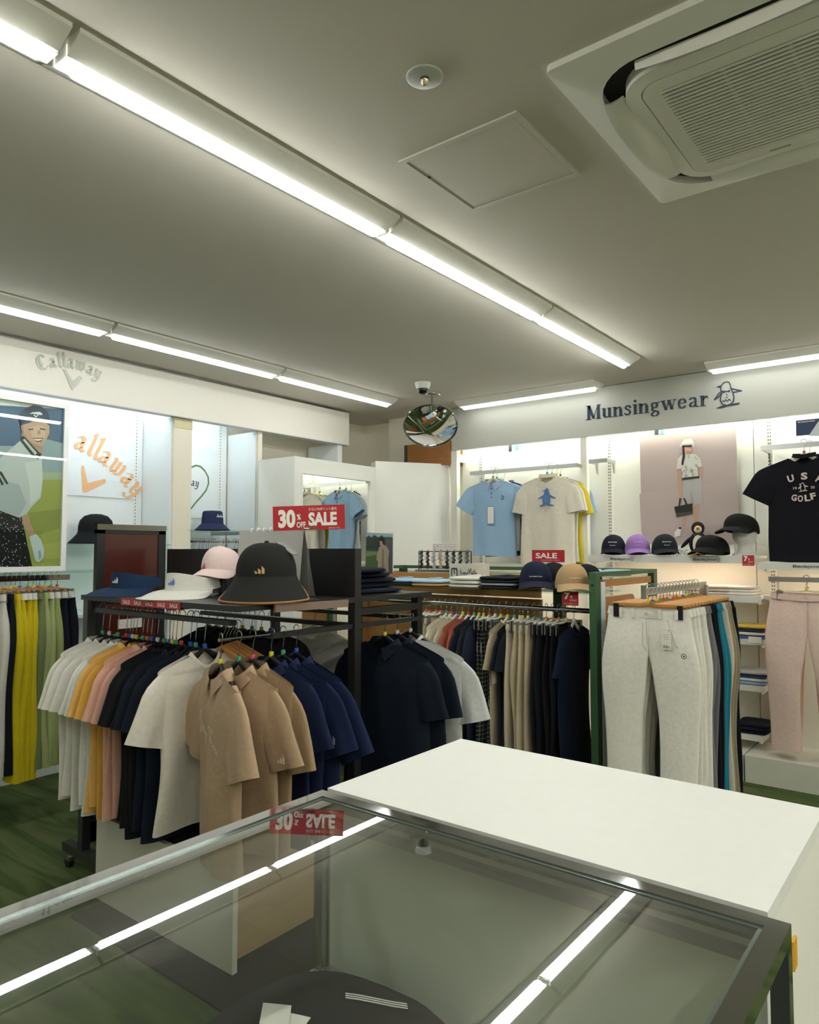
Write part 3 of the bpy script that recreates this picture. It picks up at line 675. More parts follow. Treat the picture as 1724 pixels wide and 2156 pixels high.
def shirt_collar(mb, kind, m, ztop, T, neck=.075):
    if kind == 'crew' or kind == 'mock':
        h_ = .012 if kind == 'crew' else .026
        pts = []
        for k in range(25):
            a = 2 * PI * k / 24; x = neck * math.cos(a); s = math.sin(a)
            zf = ztop(x * .98, -1 if s < 0 else 1); z0 = -.085 - .018 - (.055 * (1 - (x / neck) ** 2) if s < 0 and kind == 'crew' else .012 * (1 - (x / neck) ** 2) if s < 0 else 0)
            pts.append(Vector((x, max(T, .022) * s, z0)))
        def fn(i, j): p = pts[i]; return p + Vector((-p.x * .12 * j / 3, -p.y * .12 * j / 3, h_ * j / 3))
        mb.grid(fn, 25, 4, m)
        mb.grid(lambda i, j: fn(i, j) * .97 + Vector((0, 0, -.003)), 25, 4, m)
    else:   # polo: folded collar with two points
        T2 = max(T, .024)
        for s in (-1, 1):
            def fl(i, j, s=s):
                t = i / 8; a = PI / 2 - t * PI * .98   # back centre to front
                x = s * (neck * math.cos(a)) ; y = T2 * math.sin(a) if a > 0 else T2 * math.sin(a) * 1.1
                z = -.088 - (.045 * ss((t - .5) * 2)); out = .022 * j / 3
                p = Vector((x * (1 + .30 * j / 3), y - .008 * (j / 3 if t > .5 else -j / 3), z - .040 * j / 3 * (1 + .5 * ss((t - .6) * 2.5))))
                if t > .9: p.x = s * max(abs(p.x), .006 + .03 * j / 3)
                return p
            mb.grid(fl, 9, 4, m)
def stripes3(mb, fr, s, m):
    """three slanting bars rising to the right"""
    for k, h_ in enumerate((.38, .68, 1.0)):
        x = k * .36; mb.prism([(x * s, 0), ((x + .26) * s, 0), ((x + .26 - .0) * s, h_ * .55 * s), ((x + .26 - .22 - .1) * s, h_ * s * .9), ((x - .06) * s, h_ * .42 * s)][:4], fr, 0, m)
def pants_mesh(w, L, m, rnd, T=.022, top=-.10, wb=.035, flare=0.):
    mb = MB(); ph = [rnd.uniform(0, 6.28) for _ in range(8)]; cr = .26
    for s in (-1, 1):
        def leg(i, j, s=s):
            a = 2 * PI * i / 24; c, q = math.cos(a), math.sin(a); r = j / 21; z = top - wb - r * (L - wb)
            d = r * L
            cx = s * (w / 4 + .018 * ss(d / .3) + .022 * r + .006 * math.sin(7 * r + ph[0])); hw = w / 4 * (1.06 + .10 * math.sin(PI * min(1, d / .5)) - .20 * ss((d - .2) / .6)) * (1 + flare * r)
            inner = s * cx - hw
            x = cx + hw * math.copysign(abs(c) ** .8, c)
            if d < cr and s * x < .004: x = s * .004 * 0
            th = T * (.55 + .6 * ss(r / .15)) ; y = th * math.copysign(abs(q) ** .8, q)
            y += -.006 * math.exp(-((x - cx) / .02) ** 2) * (1 if q < 0 else -1) + .007 * math.sin(20 * x + ph[1] + 4 * r) * ss(r * 3) * min(1, T / .02) + .006 * math.sin(8 * r + ph[2])
            return Vector((x, y, z))
        mb.grid(leg, 24, 22, m, True)
        mb.grid(lambda i, j, f=leg: (lambda p, c0: c0 + (p - c0) * (1 - .1 * j) + Vector((0, 0, .004 * j)))(f(i, 21), (f(0, 21) + f(12, 21)) / 2), 24, 3, m, True)
    return mb
def waistband(w, m, T=.016, top=-.10, wb=.037, sag=.014):
    mb = MB()
    def fn(i, j):
        a = 2 * PI * i / 40; c, q = math.cos(a), math.sin(a); x = w / 2 * math.copysign(abs(c) ** .7, c) * (1 + .04 * (j / 3))
        return Vector((x, T * math.copysign(abs(q) ** .6, q), top - wb * j / 3 - (sag * (1 - (x / (w / 2)) ** 2) * (1 if q < 0 else .3))))
    mb.grid(fn, 40, 4, m, True)
    mb.grid(lambda i, j: fn(i, j) * .985 + Vector((0, 0, -.002)), 40, 4, m, True)
    return mb
HB = mat('17171a', .35, name='hanger_black'); HW = mat('e4e2d4', .4, name='hanger_white'); HI = mat('e9dfbd', .4, name='hanger_ivory'); HC = mat('b8b7b0', .25, name='hanger_frosted')
HCOL = {'black': HB, 'white': HW, 'ivory': HI, 'wood': WOOD2, 'clear': HC, 'steel': STEEL}
def hook_path(r=.020, stem=.05, rr=.0):
    pts = [(0, 0, -stem - r)]
    pts.append((0, 0, -r - .012))
    for k in range(0, 15):
        a = -PI / 3 + (PI * 1.45) * k / 14
        pts.append((r * math.cos(a + 0), 0, r * math.sin(a)))
    return pts
def hanger(kind, label, loc, rz, marker, group, clips=0, w=.40, drop=0., col='black', fancy=False):
    """loc is the rail's top line; hanger hangs in its own x-z plane"""
    t = thing('clothes_hanger', label, 'hanger', loc, group, rz)
    m = HCOL[col]; r = .017; zc = -.004
    mb = MB(); pts = []
    for k in range(13):
        a = -.5 + (PI + .9) * k / 12; pts.append((r * math.cos(a) , 0, zc + r * math.sin(a)))
    # hook: from the neck up and over the rail
    dz = Vector((0, 0, -drop))
    path = [(0, 0, -.075 - drop), (0, 0, -.045 - drop), (.006, 0, -.030), (.014, 0, -.016)] + [(r * math.cos(a), 0, zc + r * math.sin(a)) for a in [(-.3 + (PI + .5) * k / 9) for k in range(10)]]
    mb.tube(path, .0018, CHROME, 5, True); mb.build('hook', t, True, None)
    if marker:
        MB().lathe([(0, -.064), (.0085, -.064), (.009, -.070), (.009, -.080), (.007, -.083), (0, -.083)], (0, 0, -drop), MARK[marker], 8).build('size_marker', t, True)
    mb = MB()
    if clips:
        mb.tube([(-w / 2 + .01, 0, -.088), (-.04, 0, -.088), (0, 0, -.080), (.04, 0, -.088), (w / 2 - .01, 0, -.088)], [.004, .006, .009, .006, .004] if col != 'wood' else [.010, .012, .014, .012, .010], m, 8, True, .55)
        mb.build('hanger_bar', t, True)
        for s in (-1, 1):
            c_ = MB(); x = s * (w / 2 - .035)
            for y in (-.020, .012): c_.box((x - .013, y, -.150), (x + .013, y + .006, -.084), BLACKP if fancy else STEEL)
            c_.box((x - .009, -.014, -.098), (x + .009, .012, -.088), STEEL); c_.build('clip', t)
    else:
        q = w / 2
        mb.tube([(-q, 0, -.192), (-q * .8, 0, -.172), (-q * .5, 0, -.144), (-q * .22, 0, -.112), (0, 0, -.082), (q * .22, 0, -.112), (q * .5, 0, -.144), (q * .8, 0, -.172), (q, 0, -.192)],
                [.006, .010, .013, .013, .010, .013, .013, .010, .006] if col != 'steel' else [.003] * 9, m, 8, True, .55)
        mb.v = [p + dz for p in mb.v]
        mb.build('hanger_body', t, True)
    return t
GR = random.Random(7)
def garment(kind, m, name, label, cat, group, loc, rz, w=.42, L=.66, sl=.2, T=.022, collar='crew', collar_m=None, droop=.10, sw=.095, seed=None, flare=0., deco=None, neck=.075):
    rnd = random.Random(seed if seed is not None else GR.random())
    t = thing(name, label, cat, loc, group, rz)
    if kind == 'shirt':
        mb, zt = shirt_mesh(w, L, sl, m, rnd, T, collar, droop, sw, flare, neck); mb.build('shirt_body', t, True, 1.2)
        c = MB(); shirt_collar(c, collar, collar_m or m, zt, T, neck); c.build('collar', t, True, 1.4)
    elif kind == 'pants':
        pants_mesh(w, L, m, rnd, T, flare=flare).build('trouser_legs', t, True, 1.2)
        waistband(w, collar_m or m, T * .8).build('waistband', t, True, 1.4)
    elif kind == 'skirt':
        mb, zt = shirt_mesh(w * .8, L, 0, m, rnd, T, 'crew', flare=.35 + flare, neck=w * .41); mb.build('skirt_body', t, True, 1.2)
        waistband(w * .8, collar_m or m, T * .9, top=-.098, wb=.03, sag=.0).build('waistband', t, True, 1.4)
    if deco: deco(t)
    return t
MK = ['red', 'yellow', 'green', 'blue', 'white', 'yellow', 'pink', 'green', 'orange']
def rail_run(items, axis, fixed, z, rail, far, group, hcol, T=.02, hgroup=None, jit=.05, flip=0, drop=0.):
    """items: dicts with pos (coordinate along the rail), kind, c(olour), d(escription), ...; labels count from `far`"""
    hi = 0; gi = 0; cnt = 0
    for k, it in enumerate(items):
        loc = (fixed, it['pos'], z) if axis == 'Y' else (it['pos'], fixed, z)
        rz = (0 if axis == 'Y' else -PI / 2) + GR.uniform(-jit, jit) + it.get('rz', 0) + flip
        mk = it.get('mk', MK[GR.randrange(len(MK))]); kind = it['kind']; hc = it.get('hc', hcol); o_ = ordw(k + 1)
        if kind != 'none':
            nm = {'shirt': 'tee_shirt', 'pants': 'trousers', 'skirt': 'skirt'}[kind]; cat = {'shirt': 'shirt', 'pants': 'trousers', 'skirt': 'skirt'}[kind]
            nm = it.get('name', nm)
            garment(kind, it['m'] if 'm' in it else fab(it['c']), nm, '%s, %s %s' % (it['d'], o_, far), cat, group, (loc[0], loc[1], loc[2] - drop), rz,
                    w=it.get('w', .42 if kind == 'shirt' else .38), L=it.get('L', .66 if kind == 'shirt' else .98), sl=it.get('sl', .2), T=it.get('T', T), collar=it.get('collar', 'crew'),
                    collar_m=it.get('cm'), droop=it.get('droop', .1), sw=it.get('sw', .095), seed=it.get('seed'), flare=it.get('flare', 0.), deco=it.get('deco'), neck=it.get('neck', .075))
        hanger('', '%s hanger%s, %s %s' % ({'clear': 'frosted', 'steel': 'thin steel'}.get(hc, hc), (' with %s clip' % mk) if mk else '', o_, far), loc, rz, mk, hgroup or ('hangers on ' + rail), clips=(kind in ('pants', 'skirt')), drop=drop, w=it.get('hw', .36 if kind != 'shirt' else it.get('w', .42) - .03), col=hc, fancy=it.get('fancy', False))

# ================================================================ black rack
RX0, RX1, RY0, RY1, RZ = 1.67, 2.34, 2.09, 3.20, 1.30
BLK = mat('1a191b', .4, name='rack_black'); GUN = mat('4a4c4c', .4, .6, name='rack_leg_grey')
t = thing('garment_rack', 'black rolling garment rack with top shelf full of caps and side rails', 'rack', (2.2, 2.6, 0))
MB().box((RX0, RY0, RZ - .022), (RX1, RY1, RZ), BLK).build('top_shelf', t); MB().box((RX1 + .001, RY0, RZ - .022), (RX1 + .52, 2.64, RZ), BLK).build('top_shelf', t)
mb = MB(); mb.box((RX1 - .03, RY0 + .01, RZ + .001), (RX1 - .01, 3.5, RZ + .21), BLK); mb.build('shelf_backboard', t)
pst = [(2.325, 2.115), (1.765, 3.30), (2.79, 2.13), (2.79, 3.15)]
for k, (x, y) in enumerate(pst):
    zt = RZ + .21 if k == 0 else RZ - .025 
    MB().box((x - .02, y - .02, .09), (x + .02, y + .02, zt), BLK if k != 1 else GUN).build('upright', t)
for a, b, nm in (((2.345, 2.115, 1.235), (2.79, 2.115, 1.235), 'crossbar'), ((1.85, 2.12, 1.175), (2.305, 2.12, 1.175), 'front_rail'), ((2.345, 2.115, 1.175), (2.79, 2.115, 1.175), 'front_rail'),
                 ((1.78, 2.25, 1.222), (1.78, 3.28, 1.222), 'side_rail'), ((2.33, 2.17, 1.175), (2.33, 3.2, 1.175), 'back_rail'), ((1.79, 2.7, 1.262), (2.31, 2.7, 1.262), 'crossbar'),
                 ((1.765, 3.27, 1.262), (2.6, 3.27, 1.262), 'crossbar'), ((2.79, 2.16, 1.175), (2.79, 3.13, 1.175), 'back_rail')):
    MB().bar(a, b, .032 if nm != 'crossbar' else .03, .02 if nm != 'crossbar' else .03, BLK).build(nm, t)
for a, b in (((1.60, 2.10, 1.185), (1.86, 2.115, 1.180)),):
    MB().tube([a, b], .007, CHROME, 8).build('chrome_arm', t, True)
# foot bars, casters
for x in (1.765, 2.79):
    MB().box((x - .022, 2.32, .075), (x + .022, 3.46, .115), GUN).build('foot_bar', t)
    for y in (2.38, 3.42):
        mb = MB(); mb.tube([(x, y, .0755), (x, y, .05)], .010, STEEL, 8); mb.box((x - .016, y - .018, .034), (x + .016, y + .018, .052), STEEL); c_ = mb.build('caster', t)
        MB().tube([(x - .012, y + .01, .024), (x + .012, y + .01, .024)], .024, BLACKP, 16).build('wheel', c_)
q0 = P(205, 1740, X=1.668)
mb = MB(); mb.box((1.66, RY0 + .02, RZ - .0225), (1.6695, RY0 + .9, RZ - .0005), BLK); 
# lower storage: pale left board, brown front board, dark inside
RB = t
ya = P(203, 1760, X=1.668).y
mb = MB(); mb.box((1.668, 2.09, .012), (1.69, min(ya, 3.25), .36), mat('d2cfc6', .55, name='pale_board')); mb.build('side_board', t)
mb = MB(); mb.box((1.692, 2.10, .05), (2.30, 2.12, .40), mat('a98a63', .55, kind='wood')); mb.build('front_board', t)
MB().box((1.53, 1.86, .0), (2.34, 2.95, .010), mat('17181a', .7, name='floor_plate')).build('floor_plate', t)
mb = MB(); mb.box((1.69, 2.125, .335), (2.30, 3.22, .36), mat('24201f', .6)); mb.build('lower_shelf', t)
# SALE tape
sy0 = P(255, 1250, X=RX0 - .003).y; sy1 = P(379, 1262, X=RX0 - .003).y
t = thing('sale_strip', 'narrow red strip reading SALE five times on the black shelf edge', 'sign', (RX0, (sy0 + sy1) / 2, RZ - .02))
mb = MB(); mb.box((RX0 - .003, sy1, RZ - .030), (RX0 - .0005, sy0, RZ - .001), RED); mb.build('strip', t)
mb = MB(); wd = (sy0 - sy1) / 5
for k in range(5): text(mb, 'SALE', ((RX0 - .0035, sy0 - wd * (k + .2), RZ - .024), (0, -1, 0), (0, 0, 1)), wd * .62, .016, PAPER, .02)
mb.build('lettering', t)

# left rail garments
LR = 1.765
def yr(u, X=1.78): return P(u, 1290, X=X).y
W1, W2, PB, YE, PK, BK, NV, CR = 'e6e3da', 'dddbd2', 'cdd9dc', 'e6b768', 'dcac98', '15161b', '151d2b', 'dfdacd'
spec = [(217, W1, 'off-white short-sleeved shirt', 'green'), (231, W1, 'off-white short-sleeved shirt', 'white'), (249, W2, 'pale grey-white shirt', 'green'), (267, W1, 'off-white shirt', 'red'), (275, PB, 'pale bluish shirt', 'blue'),
        (281, YE, 'mustard yellow shirt', 'white'), (288, YE, 'mustard yellow shirt', 'yellow'), (302, 'd6a648', 'deep yellow shirt', 'green'), (311, PK, 'salmon pink shirt', 'orange'), (320, PK, 'salmon pink shirt', 'blue'), (333, 'cf9f90', 'dusty pink shirt', 'white'),
        (347, BK, 'black short-sleeved shirt', 'green'), (358, BK, 'black shirt', 'blue'), (364, BK, 'black shirt', 'yellow'), (372, BK, 'black shirt', 'green'), (383, NV, 'dark navy shirt', 'red'), (402, NV, 'dark navy shirt', 'blue')]
items = []
for k, (u, c_, d_, mk) in enumerate(spec):
    items.append(dict(pos=yr(u), kind='shirt', c=c_, d=d_, mk=mk, w=.40, L=.70 + GR.uniform(-.03, .05), sl=.225, droop=.07, sw=.095, T=.017, collar='crew' if k % 3 else 'polo', seed=100 + k))
def blueprint(t):
    mb = MB(); mb.pen([[(0, .12), (.05, .10), (.04, 0), (.06, -.1)], [(-.02, .02), (.03, .05)], [(.04, 0), (-.01, -.09)]], circ(6, .008), ((-.02, -.036, -.30), (1, 0, 0), (0, 0, 1)), mat('3f6f9a', .6)); mb.build('blue_print', t)
items.append(dict(pos=yr(432), kind='shirt', c=CR, d='cream short-sleeved shirt with blue print', mk='blue', w=.42, L=.67, sl=.25, droop=.09, sw=.105, T=.03, seed=221, deco=blueprint))
items.insert(17, dict(pos=yr(413), kind='none', c=BK, d='', mk='green', hc='black', w=.42, hw=.36))
rail_run(items, 'Y', 1.78, 1.243, 'the black rack left rail', "from far end of black rack's left rail", 'shirts on the left rail of the black rack', 'black', drop=.05)

# front rail: beige, navy
TAN, NB = 'b0967a', '172242'
def script_deco(t):
    mb = MB(); S = [[(0, .02), (.01, .06), (.025, .07), (.02, .02), (.01, -.03), (.03, 0), (.04, .02)], [(.04, .02), (.05, -.005), (.06, .018), (.07, -.01), (.08, .015), (.085, -.04), (.095, .01), (.105, 0)],
                    [(.115, .035), (.13, .05), (.145, -.005), (.165, .055), (.18, .04)], [(.155, 0), (.17, .005), (.18, -.01), (.19, .002), (.20, -.012), (.21, .0), (.22, -.012), (.23, -.002), (.24, -.014)]]
    mb.pen([[(a * .85, b * .85 - a * .22) for a, b in s_] for s_ in S], circ(5, .0013), ((-.07, -.050, -.30), (1, 0, 0), (0, 0, 1)), mat('e9e2d2', .5)); mb.build('script_lettering', t)
def bars_deco(x, z, s=.03, c='d9d5cc', y=-.036):
    def f(t):
        mb = MB(); stripes3(mb, ((x, y, z), (1, 0, 0), (0, 0, 1)), s, mat(c, .5)); mb.build('three_bar_emblem', t)
    return f
def tag_deco(x, z, w=.035, h_=.10, c='e8e6de', y=-.034, extra=None):
    def f(t):
        MB().box((x - w / 2, y - .002, z - h_), (x + w / 2, y, z), mat(c, .5)).build('price_tag', t)
        MB().tube([(x, y, z), (x, y + .004, z + .06)], .0006, PAPER, 4).build('tag_string', t)
        if extra: extra(t)
    return f
FR = 2.115
def xr(u, Y=2.115): return P(u, 1320, Y=Y).x
items = [dict(pos=1.62, kind='shirt', c=TAN, d='beige high-neck shirt with white script', mk='yellow', rz=-.32, w=.39, L=.70, sl=.26, droop=.12, sw=.11, T=.034, collar='polo', seed=31, deco=script_deco),
         dict(pos=1.70, kind='shirt', c=TAN, d='beige shirt with three-bar sleeve mark', mk='green', w=.43, L=.66, sl=.25, droop=.10, sw=.10, T=.024, collar='polo', seed=32, deco=bars_deco(.262, -.39, .035, 'd5cfbf')),
         dict(pos=1.765, kind='shirt', c='a58c6c', d='beige shirt', mk='pink', w=.45, L=.66, sl=.27, droop=.10, sw=.09, T=.022, collar='polo', seed=33),
         dict(pos=1.855, kind='shirt', c=NB, d='dark blue shirt', mk='yellow', w=.45, L=.66, sl=.22, T=.022, collar='polo', seed=34),
         dict(pos=1.915, kind='shirt', c=NB, d='dark blue shirt with grey sleeve mark', mk='green', w=.47, L=.64, sl=.24, droop=.12, T=.022, collar='polo', seed=35, deco=bars_deco(.275, -.37, .035, '8f99a6')),
         dict(pos=1.985, kind='shirt', c=NB, d='dark blue shirt with white sleeve mark', mk='blue', w=.50, L=.62, sl=.25, droop=.15, T=.026, collar='polo', seed=36, deco=bars_deco(.31, -.37, .042, 'e6e6e6'))]
rail_run(items, 'X', FR, 1.195, 'the black rack front rail', "on black rack's front rail", 'shirts on the front rail of the black rack', 'black', jit=.03, drop=.015)
# wooden and clear hangers waiting on the rack
for k in range(5):
    hanger('', 'bare wooden hanger behind the beige shirts, %s of five from the left' % ordw(k + 1), (1.86 + .035 * k, 2.42 + .02 * k, 1.19), -PI / 2 + .35 + .06 * k, None, 'bare wooden hangers on the black rack', w=.40, col='wood')
hanger('', 'bare clear plastic hanger beside the wooden hangers', (1.80, 2.40, 1.243), .3, None, None, w=.38, col='clear').__delitem__ if False else None
# right of the post
items = [dict(pos=2.53, kind='shirt', c='101a28', d='large dark navy shirt with faint stripes', m=fab('101a28', scale=.4), mk='yellow', w=.50, L=.80, sl=.24, droop=.06, sw=.11, T=.035, collar='polo', seed=41),
         dict(pos=2.62, kind='shirt', c='101a28', d='dark navy shirt', mk='white', w=.54, L=.76, sl=.24, droop=.07, sw=.10, T=.024, collar='polo', seed=42),
         dict(pos=2.72, kind='shirt', c='c9ccc9', d='pale grey short-sleeved shirt', mk='white', w=.60, L=.80, sl=.26, droop=.09, sw=.11, T=.03, collar='crew', seed=43)]
rail_run(items, 'X', FR, 1.195, 'the right front rail', "right of the black rack's post", 'shirts on the right arm of the black rack', 'black', jit=.02)
garment('shirt', fab('dedbd2'), 'tee_shirt', 'large pale shirt hanging behind the post of the black rack', 'shirt', None, (2.70, 2.74, 1.195), -PI / 2 + .1, w=.58, L=.72, sl=.22, T=.03, seed=44)
hanger('', 'white hanger holding the pale shirt behind the rack post', (2.70, 2.74, 1.195), -PI / 2 + .1, None, None, w=.5, col='white')
# back rail, mostly hidden: black garments
items = []
for k in range(8): items.append(dict(pos=2.66 + .07 * k, kind='shirt', c=['1b1d24', '17181c', '232a38', '1a1a1e'][k % 4], d='half hidden dark shirt', w=.40, L=.62, sl=.18, T=.016, seed=60 + k))
rail_run(items[::-1], 'Y', 2.33, 1.195, 'the inner rail', "on black rack's inner rail", 'dark shirts inside the black rack', 'black')
# frosted price plate in front, under the shelf
q = [P(582, 1279, Y=2.05), P(735, 1264, Y=2.05)]
solo(MB().bar((q[0].x, 2.06, q[0].z - .004), (q[1].x, 2.06, q[1].z - .012), .012, .030, mat('8b7468', .3)), 'label_rail', 'brownish plastic label rail under the black shelf left of the post', 'label holder')

# ================================================================ centre green fixture
GX0, GX1, GY0, GY1, GZ = 3.70, 4.60, 1.61, 3.65, 1.36
t = thing('display_gondola', 'green framed display fixture with glass shelf, hanging rail and birch boards', 'display fixture', ((GX0 + GX1) / 2, (GY0 + GY1) / 2, 0))
for x, y in ((GX0, GY0), (GX1, GY0), (GX0 + .35, GY1), (GX1, GY1)):
    MB().box((x - .03, y - .02, 0), (x + .03, y + .02, GZ), GREENP).build('post', t)
for a, b in (((GX0 - .03, GY0, GZ + .012), (GX1 + .03, GY0, GZ + .012)), ((GX1, GY0 + .02, GZ + .012), (GX1, GY1 - .02, GZ + .012)), ((GX0 + .3, GY1, GZ + .012), (GX1 + .03, GY1, GZ + .012))):
    MB().bar(a, b, .04, .024, GREENP).build('top_bar', t)
MB().box((GX0 - .002, GY0 - .0205, .05), (GX0 + .028, GY0 - .0202, GZ), GREENP).build('post_face', t)
mb = MB(); mb.box((GX0 + .032, GY0 - .024, .05), (GX0 + .085, GY0 - .012, GZ - .03), mat('e6eef2', .25)); mb.build('edge_strip', t)
for z, r_ in ((GZ - .022, 5),): MB().lathe([(0, 0), (.006, 0), (.005, .003), (0, .004)], (GX0, GY0, 0), CHROME, 12).build('screw', t) if False else None
MB().tube([(GX0 - .031, GY0 + .0, GZ - .045), (GX0 - .034, GY0 + .0, GZ - .045)], .007, CHROME, 12).build('screw', t)
# birch boards
mb = MB(); mb.box((GX0 + .10, GY0 - .008, GZ - .06), (GX1 - .05, GY0 + .01, GZ - .02), WOOD); mb.build('end_board', t)
def rrect(w, h_, r, n=6):
    pts = []
    for cx_, cy_, a in ((w - r, h_ - r, 0), (r, h_ - r, PI / 2), (r, r, PI), (w - r, r, 1.5 * PI)):
        for k in range(n + 1): pts.append((cx_ + r * math.cos(a + PI / 2 * k / n), cy_ + r * math.sin(a + PI / 2 * k / n)))
    return pts
mb = MB(); mb.prism(rrect(.50, 1.0, .05), ((GX0 + .12, GY0 + .03, .24), (1, 0, 0), (0, 0, 1)), .018, WOOD); mb.build('end_board', t)
XM = 4.12
MB().box((XM, GY0 + .55, 1.20), (XM + .02, GY1 - .02, 1.345), WOOD).build('middle_board', t)
MB().box((XM + .02, GY0 + .55, .10), (XM + .035, GY1 - .02, 1.19), WOOD).build('middle_board', t)
MB().box((GX0 + .36, GY1 - .012, .2), (GX1 - .04, GY1 + .0, GZ - .02), WOOD).build('end_board', t)
MB().box((XM, GY0 + .40, .1), (XM + .06, GY0 + .46, GZ - .02), GREENP).build('inner_post', t)
MB().box((GX0 - .04, GY0 + .022, 1.262), (XM - .002, GY1 + .05, 1.270), GLASSG).build('glass_shelf', t)
MB().box((XM + .04, GY0 + .022, GZ - .02), (GX1 + .05, GY1 - .02, GZ - .012), GLASSG).build('glass_shelf', t)
MB().tube([(3.75, GY0 + .02, 1.168), (3.75, GY1 - .02, 1.168)], .014, CHROME, 12).build('hanging_rail', t, True)
MB().box((GX0, GY0, .0), (GX1, GY1, .09), GREENP).build('plinth', t)
MB().tube([(3.75, GY1 - .05, 1.168), (3.75, GY1 - .05, .09)], .014, STEEL, 10).build('rail_leg', t, True)
BE, CRM, OR_, CH, KH = 'b9ab92', 'cfc6b2', 'a2543c', '24262c', 'c2b79d'
GRID = mat('14151a', .9, kind='grid', c2='9a9a90', name='grid_check'); GRIDT = mat('25323a', .9, kind='grid', c2='8fa0a0', name='teal_grid_check')
sp = [('pants', 'd9d6c8', 'white trousers'), ('pants', 'd4cfbf', 'off-white trousers'), ('pants', BE, 'beige trousers'), ('pants', 'b4a78c', 'beige trousers'),
      ('shirt', CRM, 'cream long shirt'), ('shirt', 'c5ba9f', 'cream shirt'), ('shirt', 'c9bfa8', 'pale beige shirt'), ('shirt', OR_, 'rust orange shirt'), ('shirt', 'ab5a40', 'rust orange shirt'),
      ('shirt', '1e2434', 'dark blue shirt'), ('shirt', '26292e', 'charcoal shirt'), ('shirt', '20263a', 'dark blue shirt'), ('skirt', None, 'black skirt with white grid check'), ('skirt', None, 'dark skirt with pale grid check'), ('skirt', 'T', 'teal black skirt with grid check'),
      ('shirt', 'b3a489', 'beige shirt with paper tag'), ('shirt', '171b28', 'dark navy short-sleeved shirt'), ('shirt', '171a24', 'dark navy shirt'), ('pants', 'c3b79f', 'beige trousers'), ('pants', 'b6a88c', 'beige trousers'), ('pants', 'bdb096', 'beige trousers'), ('pants', 'b5a78d', 'beige trousers'),
      ('pants', '14151a', 'black trousers'), ('pants', '15161b', 'black trousers'), ('pants', '111216', 'black trousers with pale blue tag'), ('pants', '131418', 'black trousers'), ('shirt', '121c33', 'navy shirt with white edging')]
us = [897, 905, 918, 928, 940, 950, 962, 974, 986, 998, 1008, 1018, 1030, 1042, 1054, 1068, 1082, 1094, 1100, 1111, 1124, 1137, 1150, 1163, 1176, 1192, 1208]
items = []
for k, ((kd, c_, d_), u) in enumerate(zip(sp, us)):
    it = dict(pos=P(u, 1280, X=3.75).y, kind=kd, d=d_, T=.015, seed=300 + k, L={'shirt': .82, 'pants': .96, 'skirt': .72}[kd] + GR.uniform(-.03, .03), w={'shirt': .42, 'pants': .34, 'skirt': .36}[kd], sl=.2, droop=.05, sw=.085)
    if c_ is None: it['m'] = GRID
    elif c_ == 'T': it['m'] = GRIDT
    else: it['m'] = fab(c_)
    if 'blue tag' in d_: it['deco'] = tag_deco(-.15, -.36, .05, .13, '9fc0cc', -.03)
    if 'paper tag' in d_: it['deco'] = tag_deco(-.2, -.28, .06, .16, 'c9bca6', -.03)
    if kd == 'pants': it['L'] = .94
    items.append(it)
rail_run(items, 'Y', 3.75, 1.186, 'the green fixture', 'from far end of green fixture rail', 'clothes hanging in the green fixture', 'white', jit=.06)

# ================================================================ trouser stand in front of the right wall
PY = 1.237
t = thing('trouser_stand', 'chrome arm with stand carrying a run of clipped trousers', 'rack', (4.0, PY, 0))
MB().box((3.42, PY - .008, 1.285), (4.42, PY + .008, 1.32), STEEL).build('arm', t)
MB().box((3.405, PY - .012, 1.270), (3.42, PY + .012, 1.335), CHROME).build('arm_end', t)
for x in (4.40,):
    MB().box((x - .02, PY - .02, .03), (x + .02, PY + .02, 1.30), STEEL).build('upright', t)
MB().box((4.0, PY - .25, .0), (4.6, PY + .25, .03), STEEL).build('base', t)
LG = 'eae7de'
def front_trouser(t):
    m = fab(LG)
    for x in (-.13, -.07, .06, .14): MB().box((x - .007, -.024, -.150), (x + .007, -.0195, -.104), m).build('belt_loop', t)
    MB().tube([(0, -.024, -.128), (0, -.029, -.128)], .008, mat('bdbbb2', .3), 14).build('button', t)
    for st in ([(0, 0), (.002, -.12)], [(-.018, -.02), (-.020, -.13), (.0, -.155)], [(.10, .0), (.135, -.12), (.15, -.13)]):
        MB().pen([st], circ(5, .0012), ((0, -.0325, -.15), (1, 0, 0), (0, 0, 1)), mat('97948a', .8)).build('seam_stitching', t)
    mb = MB(); mb.box((.075, -.040, -.29), (.118, -.038, -.19), mat('ebe8e0', .5)); o_ = mb.build('price_tag', t)
    mb = MB(); text(mb, 'llıllıı', ((.082, -.0402, -.283), (1, 0, 0), (0, 0, 1)), .028, .014, DKINK); text(mb, 'S', ((.108, -.0402, -.203), (1, 0, 0), (0, 0, 1)), .005, .007, DKINK)
    for k in range(3): mb.box((.082, -.0404, -.222 - k * .010), (.108, -.0401, -.2205 - k * .010), mat('9a9a98', .5))
    mb.build('tag_print', t)
    mb = MB(); mb.pen([[(.011 * math.cos(2 * PI * k / 14), .011 * math.sin(2 * PI * k / 14)) for k in range(15)]], circ(5, .0014), ((.175, -.038, -.315), (1, 0, 0), (0, 0, 1)), DKINK); mb.prism(circ(8, .004), ((.175, -.0385, -.315), (1, 0, 0), (0, 0, 1)), 0, DKINK); mb.build('round_emblem', t)
